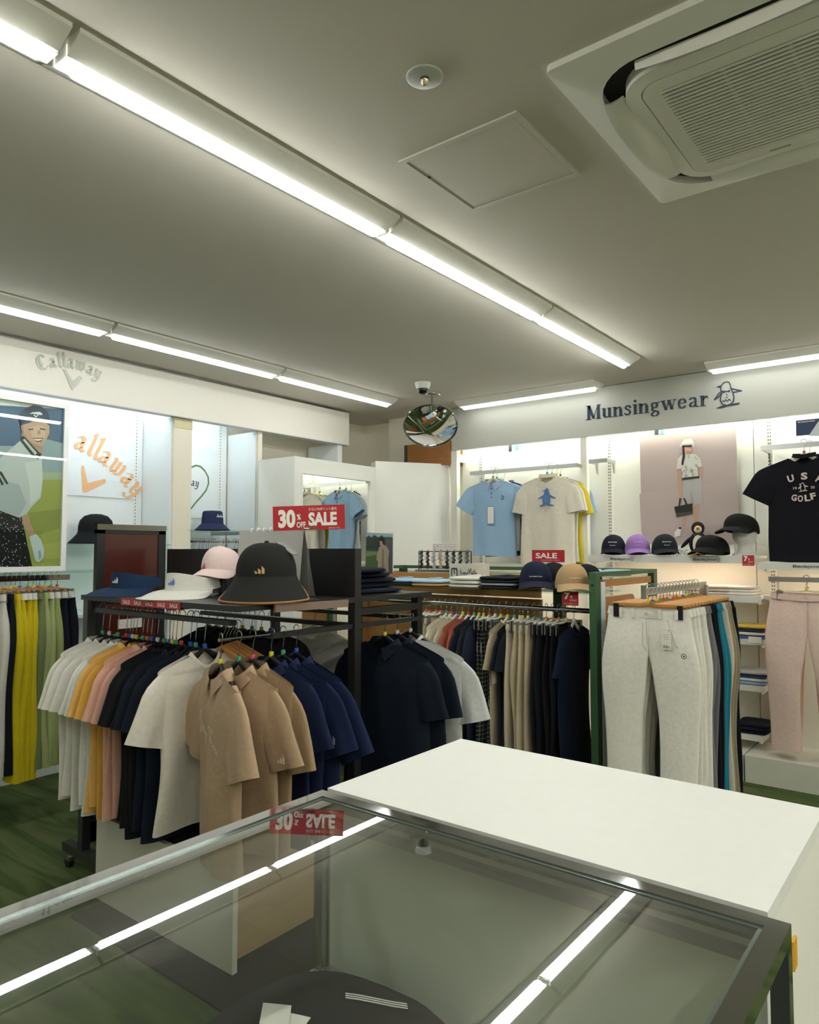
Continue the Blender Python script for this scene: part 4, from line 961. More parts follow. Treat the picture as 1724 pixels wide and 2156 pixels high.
ps = [(3.47, LG, 'light grey trousers facing the viewer with tag'), (3.53, 'e4e1d8', 'light grey trousers'), (3.585, 'eae7de', 'light grey trousers'), (3.64, 'e0ddd4', 'light grey trousers'), (3.69, 'e6e3da', 'light grey trousers'), (3.745, '77757a', 'mid grey trousers'), (3.79, '6f6d72', 'mid grey trousers'),
      (3.845, '121216', 'black trousers'), (3.895, '101014', 'black trousers'), (3.95, '1f7d96', 'teal blue trousers'), (4.005, '1f7a92', 'teal blue trousers'), (4.06, 'c9c4b6', 'cream trousers'), (4.115, 'a08a66', 'tan trousers'), (4.17, '8a8478', 'grey-brown trousers'), (4.235, '0e0e12', 'black trousers with small round mark')]
items = [dict(pos=x, kind='pants', c=c_, d=d_, w=.40, L=1.03, T=.017, hw=.38, seed=500 + k, hc='wood', fancy=(k == 0), deco=front_trouser if k == 0 else None, mk=MK[(k * 2 + 1) % 9]) for k, (x, c_, d_) in enumerate(ps)]
rail_run(items, 'X', PY, 1.325, 'the trouser stand', 'from near end of chrome arm', 'trousers on the chrome arm', 'wood', jit=.015)

# ================================================================ left wall rail with yellow and green trousers
LY = 4.34
t = thing('wall_rail', 'chrome hanging rail under the poster light box', 'rail', (2.0, LY, 1.34))
xa = P(-150, 1218, Y=LY).x; xb = P(145, 1215, Y=LY).x; zr = 1.345
MB().box((xa, LY - .012, zr - .02), (xb, LY + .012, zr + .012), CHROME).build('bar', t)
MB().box((xb - .12, LY + .012, zr - .02), (xb - .10, YL - .036, zr), STEEL).build('bracket', t)
WB = fab('e8e8e2')
sp = [(-34, 'e2dfd6', 'white'), (6, 'd8d6ce', 'white'), (20, '16181f', 'black'), (36, 'd9c41c', 'bright yellow'), (47, 'd9c41c', 'bright yellow'), (57, 'd4be18', 'bright yellow'), (67, 'dcc822', 'bright yellow'), (84, '7d8a5e', 'olive patterned'), (95, 'b3bf80', 'pale green'), (108, 'b7c388', 'pale green'), (120, 'a9b774', 'pale green'), (133, '161c2a', 'dark navy'), (146, '161b28', 'dark navy')]
items = []
for k, (u, c_, d_) in enumerate(sp):
    items.append(dict(pos=P(u, 1250, Y=LY - .15).x, kind='pants', c=c_, d=d_ + ' trousers', w=.36, L=.98 + (.05 if 3 <= k <= 6 else 0), T=.028, cm=WB if (k in (4, 5, 6) or k >= 9) else None, seed=700 + k, hc='wood' if k % 2 else 'clear'))
rail_run(items, 'X', LY, zr + .018, 'the left wall rail', 'from left end of left wall rail', 'trousers on the left wall rail', 'wood')
# dark-framed standing mirror; its dark red reflection is painted as the face colour
YB = 3.62
x0 = P(203, 1200, Y=YB).x; x1 = P(348, 1200, Y=YB).x; zt = P(270, 1105, Y=YB).z
t = thing('framed_mirror', 'tall dark framed board with reddish brown glossy face behind the rack', 'board', ((x0 + x1) / 2, YB, 0))
mb = MB(); W_ = .045
mb.box((x0, YB, 0), (x0 + W_, YB + .03, zt - .03), BLK); mb.box((x1 - W_, YB, 0), (x1, YB + .03, zt - .03), BLK); mb.box((x0, YB, zt - .05), (x1, YB + .03, zt - .03), BLK); mb.box((x0, YB, 0), (x1, YB + .03, .1), BLK)
mb.build('frame', t)
MB().box((x0 - .002, YB - .004, zt - .03), (x1 + .002, YB + .034, zt), mat('8b8a84', .12, 1.0)).build('top_trim', t)
MB().box((x0 + W_, YB + .006, .1), (x1 - W_, YB + .02, zt - .05), mat('4b1a10', .3, coat=.4, name='painted_reflection')).build('face_panel', t)
MB().box((x0 + .13, YB + .001, 1.225), (x0 + .27, YB + .006, 1.262), PAPER).build('paper_label', t)
MB().box((x0 + .13, YB + .001, 1.08), (x0 + .27, YB + .006, 1.13), PAPER).build('paper_label', t)
# ================================================================ hats
def fab2(c): return mat(c, .85, kind='fabric', name='hat_' + c, scale=3)
def cap(label, loc, rz, c, group=None, s=1.0, brim_c=None, deco=None, name='baseball_cap', brim=.075, tiltb=.35, h=.115, button=True, lift=0.):
    """front is the local -y side"""
    t = thing(name, label, 'cap', loc, group, rz); m = fab2(c); bm = fab2(brim_c or c)
    a_, b_ = .082 * s, .098 * s; hh = h * s; n = 36
    def crown(i, j):
        a = 2 * PI * i / n; r = j / 10; q = math.cos(r * PI / 2) ** .75; z = lift + .012 * s + hh * math.sin(r * PI / 2) ** .95
        pan = 1 - .012 * abs(math.cos(3 * a)) ** 8
        fr = 1 + (.10 * (1 - r) * r * 4 * .5 if math.sin(a) < 0 else 0)
        return Vector((a_ * q * math.cos(a) * pan, b_ * q * math.sin(a) * pan * fr, z + .030 * s * (.5 - .5 * math.sin(a)) * (1 - .6 * r)))
    mb = MB(); mb.grid(crown, n, 11, m, True); mb.build('crown', t, True, 1.2)
    mb = MB(); mb.grid(lambda i, j: (lambda p, k: Vector((p.x * k, p.y * k, p.z - (.012, .005, -.002)[j] * s)))(crown(i, 0), (.99, 1.006, 1.0)[j]), n, 3, m, True); mb.build('sweatband', t, True)
    if button: MB().lathe([(.009 * s, -.002), (.008 * s, .003), (0, .005)], (0, 0, lift + .018 * s + hh), m, 12).build('top_button', t, True)
    nb = 17; A0 = math.radians(197); A1 = math.radians(343); LF = .030 * s
    def br(i, j):
        a = A0 + (A1 - A0) * i / (nb - 1); e = math.sin(PI * i / (nb - 1)) ** .55; q = j / 6
        R_ = brim * s * e * q
        x = a_ * math.cos(a) * 1.0 + R_ * math.cos(a) * .35; y = b_ * math.sin(a) * 1.0 - R_ * 1.0
        z = lift + .012 * s + LF * (.5 - .5 * math.sin(a)) - q * e * LF * .75 - (x / a_) ** 2 * .020 * s * q + .002
        return Vector((x, y, max(z, .0025)))
    mb = MB(); mb.grid(br, nb, 7, bm); mb.grid(lambda i, j: br(i, j) - Vector((0, 0, .0022)), nb, 7, bm)
    mb.grid(lambda i, j: br(i, 6) - Vector((0, 0, .0022 * j)), nb, 2, bm); mb.build('brim', t, True, 1.2)
    if deco: deco(t, s, crown)
    return t
def on_crown(crown, t, fn, out=.002, name='front_emblem'):
    """fn(mb, frame) draws around (0,0); marks are bent onto the crown front"""
    mb = MB(); fn(mb, ((0, 0, 0), (1, 0, 0), (0, 0, 1)))
    # bend: local x -> angle, z -> height
    vs = []
    for p in mb.v:
        best = None
        # invert crown by height
        r = 0.
        z0 = crown(0, 0).z; z1 = crown(0, 10).z
        tt = max(0, min(.98, (p.z - z0) / (z1 - z0))); r = math.asin(tt ** (1 / .95)) / (PI / 2)
        j = r * 10; a_w = abs(crown(0, j).x); ang = -PI / 2 + p.x / max(.02, (a_w * .5 + .045))
        i = ang / (2 * PI) * 36; q = crown(i, j); n_ = Vector((q.x, q.y, .02)).normalized()
        vs.append(q + n_ * (out - p.y))
    mb.v = vs; mb.build(name, t)
def visor(label, loc, rz, c, s=1.0, ec='e8e8e8', brim=.11):
    t = thing('sun_visor', label, 'visor', loc, 'visors on the black rack', rz); m = fab2(c); a_, b_ = .088 * s, .10 * s; n = 40
    def band(i, j):
        a = 2 * PI * i / n; f = .5 - .5 * math.sin(a); h_ = (.030 + .034 * f ** 2) * s; q = j / 3
        return Vector((a_ * math.cos(a) * (1 - .05 * q), b_ * math.sin(a) * (1 - .08 * q), .022 * s + h_ * q + .012 * s * (1 - f)))
    mb = MB(); mb.grid(band, n, 4, m, True); mb.grid(lambda i, j: band(i, j) * .98 + Vector((0, 0, .001)), n, 4, m, True)
    mb.grid(lambda i, j: band(i, 3) * (1 - .01 * j), n, 3, m, True); mb.build('headband', t, True, 1.2)
    nb = 25; A0 = math.radians(178); A1 = math.radians(362)
    def br(i, j):
        a = A0 + (A1 - A0) * i / (nb - 1); e = math.sin(PI * i / (nb - 1)) ** .5; q = j / 7; R_ = brim * s * e * q
        x = a_ * math.cos(a) + R_ * math.cos(a) * .55; y = b_ * math.sin(a) - R_ * .95
        z = .026 * s - q * .026 * s * e + .008 * math.sin(PI * q) - .012 * s * (x / .14) ** 2 * q
        return Vector((x, y, max(z, .003)))
    mb = MB(); mb.grid(br, nb, 8, m); mb.grid(lambda i, j: br(i, j) - Vector((0, 0, .0025)), nb, 8, m); mb.grid(lambda i, j: br(i, 7) - Vector((0, 0, .0025 * j)), nb, 2, m); mb.build('brim', t, True, 1.2)
    mb = MB(); f = ((-.014 * s, -b_ * 1.0, .045 * s), (1, 0, -0.0), (0, .12, 1)); stripes3(mb, f, .026 * s, mat(ec, .5)); mb.build('three_bar_emblem', t)
    return t
def bucket(label, loc, rz, c, s=1.0, tall=.10, deco=None, flare=1.0, flat=True):
    t = thing('bucket_hat', label, 'hat', loc, None, rz); m = fab2(c)
    pr = [(.145 * flare, .004), (.125 * flare, .02), (.103, .042), (.092, .052), (.090, .058), (.086, .052 + tall * .5), (.080, .052 + tall * .92), (.070, .052 + tall), (.03, .055 + tall), (0, .056 + tall)] if flat else [(.145 * flare, .004), (.12 * flare, .03), (.098, .055), (.093, .07), (.092, .10), (.084, .13), (.062, .155), (.03, .166), (0, .168)]
    cr = MB(); cr.lathe([(a * s, b * s) for a, b in pr[3:]], (0, 0, 0), m, 40, .93, 1.05); cr.build('crown', t, True, 1.0)
    b = MB(); b.lathe([(a * s, b_ * s) for a, b_ in pr[:4]], (0, 0, 0), m, 40, .93, 1.05); b.lathe([(a * s * .985, b_ * s - .003) for a, b_ in pr[:4]], (0, 0, 0), m, 40, .93, 1.05); b.build('brim', t, True, 1.0)
    if deco: deco(t)
    return t
FA = -PI / 2 + .0   # caps facing -x
visor('dark blue sun visor with white emblem on the black rack shelf', (1.86, 3.06, RZ), math.radians(-78), '1d3350', 1.22)
visor('white sun visor with blue emblem on the black rack shelf', (1.90, 2.68, RZ), math.radians(-80), 'd9d8d0', 1.25, ec='3f6fd0')
def pinkdeco(t, s, cr):
    on_crown(cr, t, lambda mb, f: stripes3(mb, ((-.05, 0, .045 + .06), (1, 0, 0), (0, 0, 1)), .030, mat('a4615a', .5)), name='three_bar_emblem')
tt = cap('pale pink cap with dusty red emblem standing above the white visor', (2.04, 2.66, RZ), math.radians(-72), 'e6cfcb', deco=pinkdeco, brim=.07, lift=.075, s=1.05)
MB().lathe([(.05, .0), (.045, .004), (.02, .01), (.016, .07), (.04, .095), (.05, .10)], (0, 0, 0), BLACKP, 20).build('cap_stand', tt, True)
# black wide brimmed cap with gold edge
t = thing('wide_brim_cap', 'black wide-brimmed cap with gold edge trim and gold three-bar emblem', 'cap', (1.93, 2.235, RZ), None, math.radians(-50)); m = fab2('1f1f1e'); s = 1.12
a_, b_ = .108 * s, .118 * s; n = 40
def crown(i, j):
    a = 2 * PI * i / n; r = j / 10; q = math.cos(r * PI / 2) ** .72
    return Vector((a_ * q * math.cos(a), b_ * q * math.sin(a), .098 + .135 * math.sin(r * PI / 2) ** .9))
MB().grid(crown, n, 11, m, True).build('crown', t, True, 1.2)
MB().lathe([(.009, -.002), (.009, .006), (0, .008)], (0, 0, .233), m, 12).build('top_button', t, True)
A0 = math.radians(165); A1 = math.radians(395); nb = 33
def br(i, j):
    a = A0 + (A1 - A0) * i / (nb - 1); e = min(1, math.sin(PI * i / (nb - 1)) * 2.0) ** .6; q = j / 8
    R_ = .048 * e * q * (1 + .9 * max(0, -math.sin(a)))
    return Vector((a_ * math.cos(a) + R_ * math.cos(a) * 1.0, b_ * math.sin(a) + R_ * math.sin(a), .10 - .095 * e * q ** .9 * (1 - .05 * math.cos(a) ** 2)))
mb = MB(); mb.grid(br, nb, 9, m); mb.grid(lambda i, j: br(i, j) * .985, nb, 9, m); mb.build('brim', t, True, 1.2)
MB().tube([br(i, 8) for i in range(nb)], .0045, mat('9a6a35', .6), 6).build('edge_trim', t, True)
on_crown(lambda i, j: crown(i * 40 / 36, j), t, lambda mb, f: stripes3(mb, ((-.02, 0, .110), (1, 0, 0), (0, 0, 1)), .033, mat('c99b6a', .5)), name='three_bar_emblem')
mb = MB(); mb.bar((.045, .02, .235), (.12, -.035, .185), .035, .004, mat('8c8c88', .3)); mb.build('price_tag', t)
# hats on the left wall
h1 = P(201, 1142, Y=4.70); bucket('black bucket hat on the glass wall shelf beside the golfer poster', (h1.x, 4.70, sh1[0].z), .3, '17191c', 1.22, flat=False)
def bdeco(t):
    mb = MB(); mb.pen([[(0, 0), (.006, .02), (.012, .02), (.008, 0), (.02, .01), (.022, 0), (.032, .018), (.034, 0), (.045, .01), (.048, 0), (.058, .008)]], circ(5, .0018), ((.0, -.100, .10), (1, 0, 0), (0, 0, 1)), PAPER); mb.build('script_lettering', t)
h2 = P(447, 1112, Y=4.68); bucket('navy bucket hat with small white script on the glass wall shelf', (h2.x, 4.68, sh2[0].z), -.3, '2c3358', 1.0, deco=bdeco)
# small rail with empty hangers below the navy bucket hat
q0 = P(398, 1140, Y=4.6); q1 = P(506, 1142, Y=4.6)
solo(MB().box((q0.x, 4.59, q0.z - .008), (q1.x, 4.61, q0.z + .008), CHROME), 'wall_rail', 'short chrome rail with empty hangers under the navy bucket hat', 'rail')
k = 0
for u in (404, 409, 419, 424, 428, 434, 438, 443, 447, 451, 455, 468, 474, 479, 494, 500):
    k += 1; p = P(u, 1140, Y=4.6)
    hanger('', 'hanger on short rail under the navy bucket hat, %s from the left' % ordw(k), (p.x, 4.6, q0.z + .010), -PI / 2 + .2, MK[k % 9], 'hangers under the navy bucket hat', w=.34, col='black')

# ================================================================ folded clothes
def folded(label, cx, cy, z, w, d, h_, c, rz=0., group=None, name='folded_shirt', cat='folded shirt', m=None, seed=0, collar=None, edge=None):
    rnd = random.Random(seed + int(cx * 100) + int(z * 1000)); ph = [rnd.uniform(0, 6.28) for _ in range(4)]
    t = thing(name, label, cat, (cx, cy, z), group, rz); m = m or fab(c)
    n = 32
    def fn(i, j):
        a = 2 * PI * i / n; c_, s_ = math.cos(a), math.sin(a); q = (0, .9, 1, 1, .9, .6, 0)[j] ; zz = (0, 0, .3, .7, .95, 1, 1)[j] * h_
        if j == 0: q = .9
        x = w / 2 * math.copysign(abs(c_) ** .35, c_) * q; y = d / 2 * math.copysign(abs(s_) ** .35, s_) * q
        if j == 6: x = y = 0
        return Vector((x + .004 * math.sin(18 * y + ph[0]), y + .004 * math.sin(16 * x + ph[1]), zz + (.12 * h_ * math.sin(14 * x + ph[2]) * (zz / h_) if j > 3 else 0)))
    mb = MB(); mb.grid(fn, n, 7, m, True); mb.build('folded_body', t, True, 1.0)
    if edge: MB().box((-w / 2 - .002, -d / 2 + .02, h_ * .45), (-w / 2 + .002, d / 2 - .02, h_ * .6), mat(edge, .6)).build('piping', t)
    if collar:
        mb = MB(); 
        for s in (-1, 1): mb.prism([(0, 0), (s * .045, .012), (s * .06, .055), (s * .02, .05)], ((0, -d * .15, h_ + .006), (1, 0, .0), (0, 1, .05)), .003, fab(collar))
        mb.build('folded_collar', t)
    return t
# navy stack on the right part of the rack shelf
for k in range(4):
    folded('dark navy folded shirt on the black rack, %s from the bottom of its pile' % ordw(k + 1), 2.60 - .012 * k, 2.42 + .02 * (k % 2), RZ + .024 * k + .001, .40, .46 - .02 * k, .023, '121c2e', .05 * (k % 3 - 1), 'navy folded shirts on the black rack', edge='c9cdd2')
folded('small dark folded shirt beside the rack post on the black rack shelf', 2.52, 2.30, RZ + .099, .26, .24, .02, '10182a', .1, edge='c9cdd2')
# on the front glass shelf of the green fixture
GS = 1.271
fl = [(3.32, 'bd6f50', 'rust orange', .02, 0), (3.28, 'a04038', 'dark red', .018, 1), (3.05, '2b3140', 'dark slate', .02, 0), (3.05, '9cc4dc', 'light blue', .02, 1), (2.80, 'c79a6a', 'tan', .02, 0), (2.80, 'a7cbe0', 'sky blue', .02, 1), (2.50, 'dedcd2', 'white', .022, 0), (2.50, 'e4e2d8', 'white', .022, 1), (2.50, 'dad8ce', 'white', .02, 2), (2.22, '262a30', 'charcoal', .018, 0), (2.22, '9aa0a4', 'grey', .016, 1), (2.22, '22252b', 'charcoal', .018, 2), (2.22, '1f2328', 'black', .02, 3)]
zz = {}
for k, (y, c_, d_, h_, lv) in enumerate(fl):
    y = y + (.0 if y > 2.4 else .05); z = zz.get(y, GS); zz[y] = z + h_ + .001
    folded('%s folded shirt on glass shelf of green fixture, %s pile from left, layer %s' % (d_, ordw({3.32: 1, 3.28: 1, 3.05: 2, 2.80: 3, 2.50: 4, 2.27: 5}[round(y, 2)]), ordw(lv + 1)), 3.88, y, z, .30, .24, h_, c_, .04 * (k % 3 - 1), 'folded shirts on the green fixture', seed=k, collar=c_ if lv >= 1 else None)
MB_ = MB(); MB_.obox((3.82, 2.25, GS + .086), (.07, .14, .002), Matrix.Rotation(.3, 3, 'Z') @ Matrix.Rotation(.05, 3, 'Y'), PAPER); solo(MB_, 'price_card', 'white price card lying on the black folded shirt', 'card')
def ctext(mb_txt, ec='e4e0d8', w=.05, h_=.006, z=.06, nm='front_lettering'):
    return lambda t, s, cr: on_crown(cr, t, lambda mb, f: text(mb, mb_txt, ((-w / 2, 0, z), (1, 0, 0), (0, 0, 1)), w, h_, mat(ec, .5), .01), name=nm)
pc = P(1113, 1240, Z=GS)
def capat(lab, u, v, X, rz, c, z, **k):
    p = P(u, v, X=X); return cap(lab, (X, p.y, z), math.radians(rz), c, **k)
capat('dark navy cap with tiny lettering on the green fixture glass shelf', 1128, 1240, 3.84, -62, '1b2036', GS, s=1.22, deco=ctext('TRAVISMATHEW', w=.075), brim=.085)
capat('black cap behind the navy cap on the green fixture', 1166, 1232, 4.02, -70, '1b1b20', GS, s=1.15)
capat('tan cap with tiny pale lettering beside the green post', 1204, 1242, 3.78, -55, 'ae916a', GS, s=1.15, deco=ctext('TRAVISMATHEW', w=.07), brim=.088)
capat('black cap behind the tan cap on the green fixture', 1236, 1236, 3.98, -70, '141418', GS, s=1.1)
for k, (y, c_, d_) in enumerate(((1.98, 'b9cfd6', 'pale blue'), (1.78, '8fb4c2', 'light blue'))):
    folded('%s folded shirt on rear glass of the green fixture near the post' % d_, 4.40, y, GZ - .011, .22, .17, .03, c_, 0, None)
# travisMathew box
q0 = P(940, 1215, X=4.0); q1 = P(1012, 1187, X=4.0); y1 = q1.y
t = thing('brand_box', 'grey card display box with black monogram and script lettering', 'box', (4.0, (q0.y + y1) / 2, GS))
MB().box((4.035, y1, GS + .001), (4.11, q0.y, P(975, 1187, X=4.035).z), mat('c8c1b2', .6)).build('box_body', t)
mb = MB(); a = P(950, 1211, X=4.03); f = ((4.033, a.y, a.z), (0, -1, 0), (0, 0, 1)); s = .045
mb.pen([[(0, 0), (0, s * .8), (s * .15, s), (s * .85, s), (s, s * .8), (s, 0)], [(s * .5, s * .9), (s * .5, s * .3)]], nibrect(.009, .009, 0), f, DKINK)
a = P(967, 1209, X=4.03); f = ((4.033, a.y, a.z), (0, -1, 0), (0, 0, 1)); u_ = .010
mb.pen([[(x * u_, y * u_) for x, y in st] for st in ([(0, 2), (1.5, 2)], [(.8, 3.5), (.6, .3), (1.2, 0), (1.8, .6)], [(1.8, 0), (1.9, 1.2), (2.6, 1.3)], [(3.6, 1.2), (3, .9), (3, .2), (3.5, .2), (3.7, 1.2), (3.8, 0)], [(4.2, 1.3), (4.5, .1), (5, 1.4)], [(5.4, 1), (5.4, .1)], [(6.4, 1.3), (5.9, 1), (6.3, .5), (5.8, .1)], [(6.8, -.2), (7.4, 3.8), (8.0, .8), (9.0, 4.2), (9.4, 0)], [(10.4, 1.2), (9.8, .8), (10, .1), (10.5, .9), (10.6, .1)], [(11.1, 2.8), (11.1, .2), (11.6, .2)], [(10.7, 1.9), (11.8, 1.9)], [(12, 0), (12.2, 3.2), (12.1, .6), (12.7, 1), (12.8, 0)], [(13.1, .6), (13.8, .9), (13.3, 1.2), (13.2, .2), (13.9, .2)])], circ(5, .0018), f, DKINK)
mb.build('lettering', t)
# belt stand
bx = 4.45; zb = GZ - .011
ya = P(882, 1190, X=bx).y; yb_ = P(992, 1190, X=bx).y
t = thing('belt_stand', 'small black rack hung with buckled belts on the green fixture', 'stand', (bx, (ya + yb_) / 2, zb))
zt = P(935, 1161, X=bx).z
MB().tube([(bx, ya, zt), (bx, yb_, zt)], .004, BLACKP, 6).build('bar', t)
for y in (ya, yb_): MB().tube([(bx, y, zt), (bx, y, zb + .002)], .004, BLACKP, 6).build('upright', t)
MB().box((bx - .05, yb_, zb + .001), (bx + .05, ya, zb + .006), BLACKP).build('base', t)
bc = ['1e1c1c', '4a2022', 'b8b8b4', 'c8a98a', '22252c', '1c1c1e', '2a2c2e', '5a5c5a']
for k in range(8):
    y = ya + (yb_ - ya) * (k + .5) / 8; 
    tb = thing('belt', '%s belt with square metal buckle, %s from the left on the belt stand' % (['black', 'dark red', 'white', 'beige', 'navy', 'black', 'charcoal', 'grey'][k], ordw(k + 1)), 'belt', (bx - .012, y, zt), 'belts on the belt stand')
    MB().tube([(bx - .008, y - .006 + .012 * (i % 2), zt - .002 - (zt - zb - .02) * i / 8) for i in range(9)], .014, mat(bc[k], .4), 8, True, .35).build('strap', tb, True)
    mb = MB(); f = ((bx - .024, y + .013, zt - .06 - .006 * (k % 3)), (0, -1, 0), (0, 0, 1)); mb.pen([[(0, 0), (.026, 0), (.026, .034), (0, .034), (0, 0)], [(.013, 0), (.013, .034)]], nibrect(.005, .005, 0), f, STEEL); mb.build('buckle', tb)
    MB().tube([(bx, y, zt + .012), (bx - .008, y, zt + .002), (bx - .010, y, zt - .012)], .003, BLACKP, 6).build('hanging_clip', tb)
q0 = P(912, 1158, X=bx + .01); q1 = P(962, 1145, X=bx + .01)
t = thing('belt_sign', 'small white sign with Japanese lettering above the belts', 'sign', (bx + .01, (q0.y + q1.y) / 2, zt))
MB().box((bx + .006, q1.y, q0.z), (bx + .010, q0.y, q1.z), PAPER).build('card', t); MB().tube([(bx + .012, (q0.y + q1.y) / 2, q0.z + .01), (bx + .012, (q0.y + q1.y) / 2, zt)], .003, CLEAR, 6).build('stem', t)
mb = MB(); text(mb, 'レディースベルト', ((bx + .0055, q0.y - .012, q0.z + .013), (0, -1, 0), (0, 0, 1)), (q0.y - q1.y) - .024, .022, mat('5a4a58', .6)); mb.pen([[(0, 0), (q0.y - q1.y - .01, 0), (q0.y - q1.y - .01, q1.z - q0.z - .01), (0, q1.z - q0.z - .01), (0, 0)]], nibrect(.002, .002, 0), ((bx + .0055, q0.y - .005, q0.z + .005), (0, -1, 0), (0, 0, 1)), mat('b97a7a', .6)); mb.build('lettering', t)
# catalogue card with a person standing on the navy stack
px = 2.66
pic = [('47584f', [(771, 1121), (827, 1124), (826, 1208), (769, 1204)]), ('9fb0b4', [(771, 1121), (827, 1124), (827, 1131), (771, 1130)]), ('33433a', [(771, 1134), (776, 1127), (782, 1133), (788, 1126), (796, 1132), (804, 1127), (810, 1134), (811, 1156), (771, 1156)]), ('7a8f62', [(771, 1160), (812, 1162), (812, 1204), (769, 1203)]), ('566a4a', [(771, 1172), (790, 1168), (800, 1180), (798, 1204), (769, 1203)]), ('5a5e60', [(812, 1135), (827, 1136), (826, 1208), (812, 1206)]),
       ('a89a86', [(798, 1152), (806, 1146), (814, 1150), (819, 1160), (817, 1180), (818, 1206), (794, 1205), (796, 1182), (792, 1178)]), ('8b7d6a', [(804, 1156), (808, 1156), (809, 1205), (803, 1205)]), ('c79a80', [(799, 1138), (806, 1138), (806, 1149), (800, 1148)]), ('2b2020', [(798, 1136), (803, 1132), (808, 1137), (808, 1146), (805, 1144), (805, 1139), (799, 1139)])]
p0 = P(799, 1205, X=px)
t = thing('photo_card', 'upright photo card of a person in beige cardigan before trees', 'card', (px, p0.y, RZ + .1))
mb = MB(); layers(mb, pic, 'X', px, .0004); mb.build('printed_picture', t)
a, b = P(771, 1121, X=px), P(827, 1208, X=px)
mb = MB(); mb.box((px + .001, b.y, RZ + .10), (px + .004, a.y, b.z - .0) if False else (px + .004, a.y, a.z - .003), PAPER); mb.build('card_back', t)
# desk calendars on the rack shelf
def calendar(label, u0, u1, v0, X, dz, fig):
    a = P(u0, v0, X=X); b = P(u1, v0, X=X)
    t = thing('desk_calendar', label, 'calendar', (X, (a.y + b.y) / 2, RZ))
    m_ = mat('b9b9b6', .4, name='calendar_page')
    mb = MB(); mb.add([(X, a.y, a.z), (X, b.y, a.z), (X - .03, b.y, RZ + .002), (X - .03, a.y, RZ + .002)], [(0, 1, 2, 3)], m_); mb.build('front_page', t)
    mb = MB(); mb.add([(X + .002, a.y, a.z), (X + .002, b.y, a.z), (X + .07, b.y, RZ + .002), (X + .07, a.y, RZ + .002)], [(0, 1, 2, 3)], mat('8f908e', .5)); mb.build('back_page', t)
    mb = MB()
    for k in range(6):
        y = a.y + (b.y - a.y) * (.2 + .1 * k); mb.tube([(X + .001 + .008 * math.cos(2 * PI * q / 10), y, a.z + .008 * math.sin(2 * PI * q / 10)) for q in range(11)], .0028, WHITE, 5, False)
    mb.build('spiral_rings', t, True)
    mb = MB(); h_ = a.z - RZ; w_ = a.y - b.y; yy = a.y - w_ * fig; sl_ = -.03 / h_
    f = ((X - .0325 + .028 * .6 + -.006, yy, RZ + h_ * .42), (0, -1, 0), (-sl_ * 1.0, 0, 1))
    mb.prism([(-.02, -.03), (-.022, .03), (-.012, .045), (.012, .045), (.024, .03), (.018, -.03)], f, 0, mat('dfe3ea', .5)); mb.prism([(q[0], q[1] + .062) for q in circ(10, .011)], (Vector(f[0]) - Vector((.0006, 0, 0)), f[1], f[2]), 0, mat('b78468', .5)); mb.prism([(q[0], q[1] + .068) for q in circ(8, .010)], (Vector(f[0]) - Vector((.0003, 0, 0)), f[1], f[2]), 0, mat('5f3a2a', .5))
    mb.prism([(.012, .04), (.022, .05), (.014, .075), (.008, .07)], (Vector(f[0]) - Vector((.0008, 0, 0)), f[1], f[2]), 0, mat('b78468', .5))
    mb.build('printed_picture', t)
calendar('open desk calendar with grey page standing behind the black wide-brimmed cap', 505, 640, 1117, 2.16, 0, .25)
# 30% OFF SALE sign
Cs = P(650, 1090, X=2.06); ex = (P(724, 1090, X=2.06) - Cs); d_ = (Cs - Vector((0, 0, EYE))); d_.z = 0; nrm = -d_.normalized()
exv = Vector((-nrm.y, nrm.x, 0)); exv = exv if exv.dot(Vector((math.sin(YAW), -math.cos(YAW), 0))) > 0 else -exv
exv = (Matrix.Rotation(-.18, 3, 'Z') @ exv); dist = (Cs - Vector((0, 0, EYE))).length
W_ = 151 / 1510 * dist * 1.0; H_ = 51 / 1510 * dist; up = Vector((0, 0, 1)) + exv * -.0
nn = exv.cross(Vector((0, 0, 1))).normalized()
t = thing('sale_sign', 'large red sign reading 30% OFF SALE in a clear clip stand', 'sign', (Cs.x, Cs.y, RZ))
roll = .028; ex_ = (exv + Vector((0, 0, roll))).normalized(); ey_ = (Vector((0, 0, 1)) - exv * roll).normalized()
O_ = Cs - ex_ * W_ / 2 - ey_ * H_ / 2
mb = MB(); mb.prism([(0, 0), (W_, 0), (W_, H_), (0, H_)], (O_ - nn * .003, ex_, ey_), .003, RED); mb.build('board', t)
def TS(s_, x, y, w, h_, b=.02, m=PAPER): text(mb, s_, (O_ + ex_ * W_ * x + ey_ * H_ * y, ex_, ey_), W_ * w, H_ * h_, m, b, .0012)
mb = MB(); TS('30', .075, .10, .24, .76, .05); TS('%', .335, .42, .055, .24, .03); TS('OFF', .33, .10, .125, .24, .03); TS('SALE', .495, .16, .395, .56, .045); TS('さらに7%ポイント還元', .50, .78, .39, .13, .01); TS('一部対象外品がございます', .76, .03, .17, .06, 0.); mb.build('lettering', t)
bp = Cs + nn * .004 - ey_ * H_ * .45
mb = MB(); mb.box((Cs.x - .035, Cs.y - .02, RZ + .001), (Cs.x + .035, Cs.y + .02, RZ + .006), CLEAR); mb.tube([(Cs.x, Cs.y, RZ + .005), (Cs.x + .002, Cs.y, Cs.z - H_ / 2 - .02)], .004, CLEAR, 8); mb.build('stand', t)
mb = MB(); mb.prism([(-.035, -.012), (.035, -.012), (.035, .012), (-.035, .012)], (bp, ex_, ey_), .004, CLEAR); mb.tube([bp - ex_ * .03 - ey_ * .03, bp - ex_ * .02, bp], .004, CLEAR, 8); mb.build('clip', t)
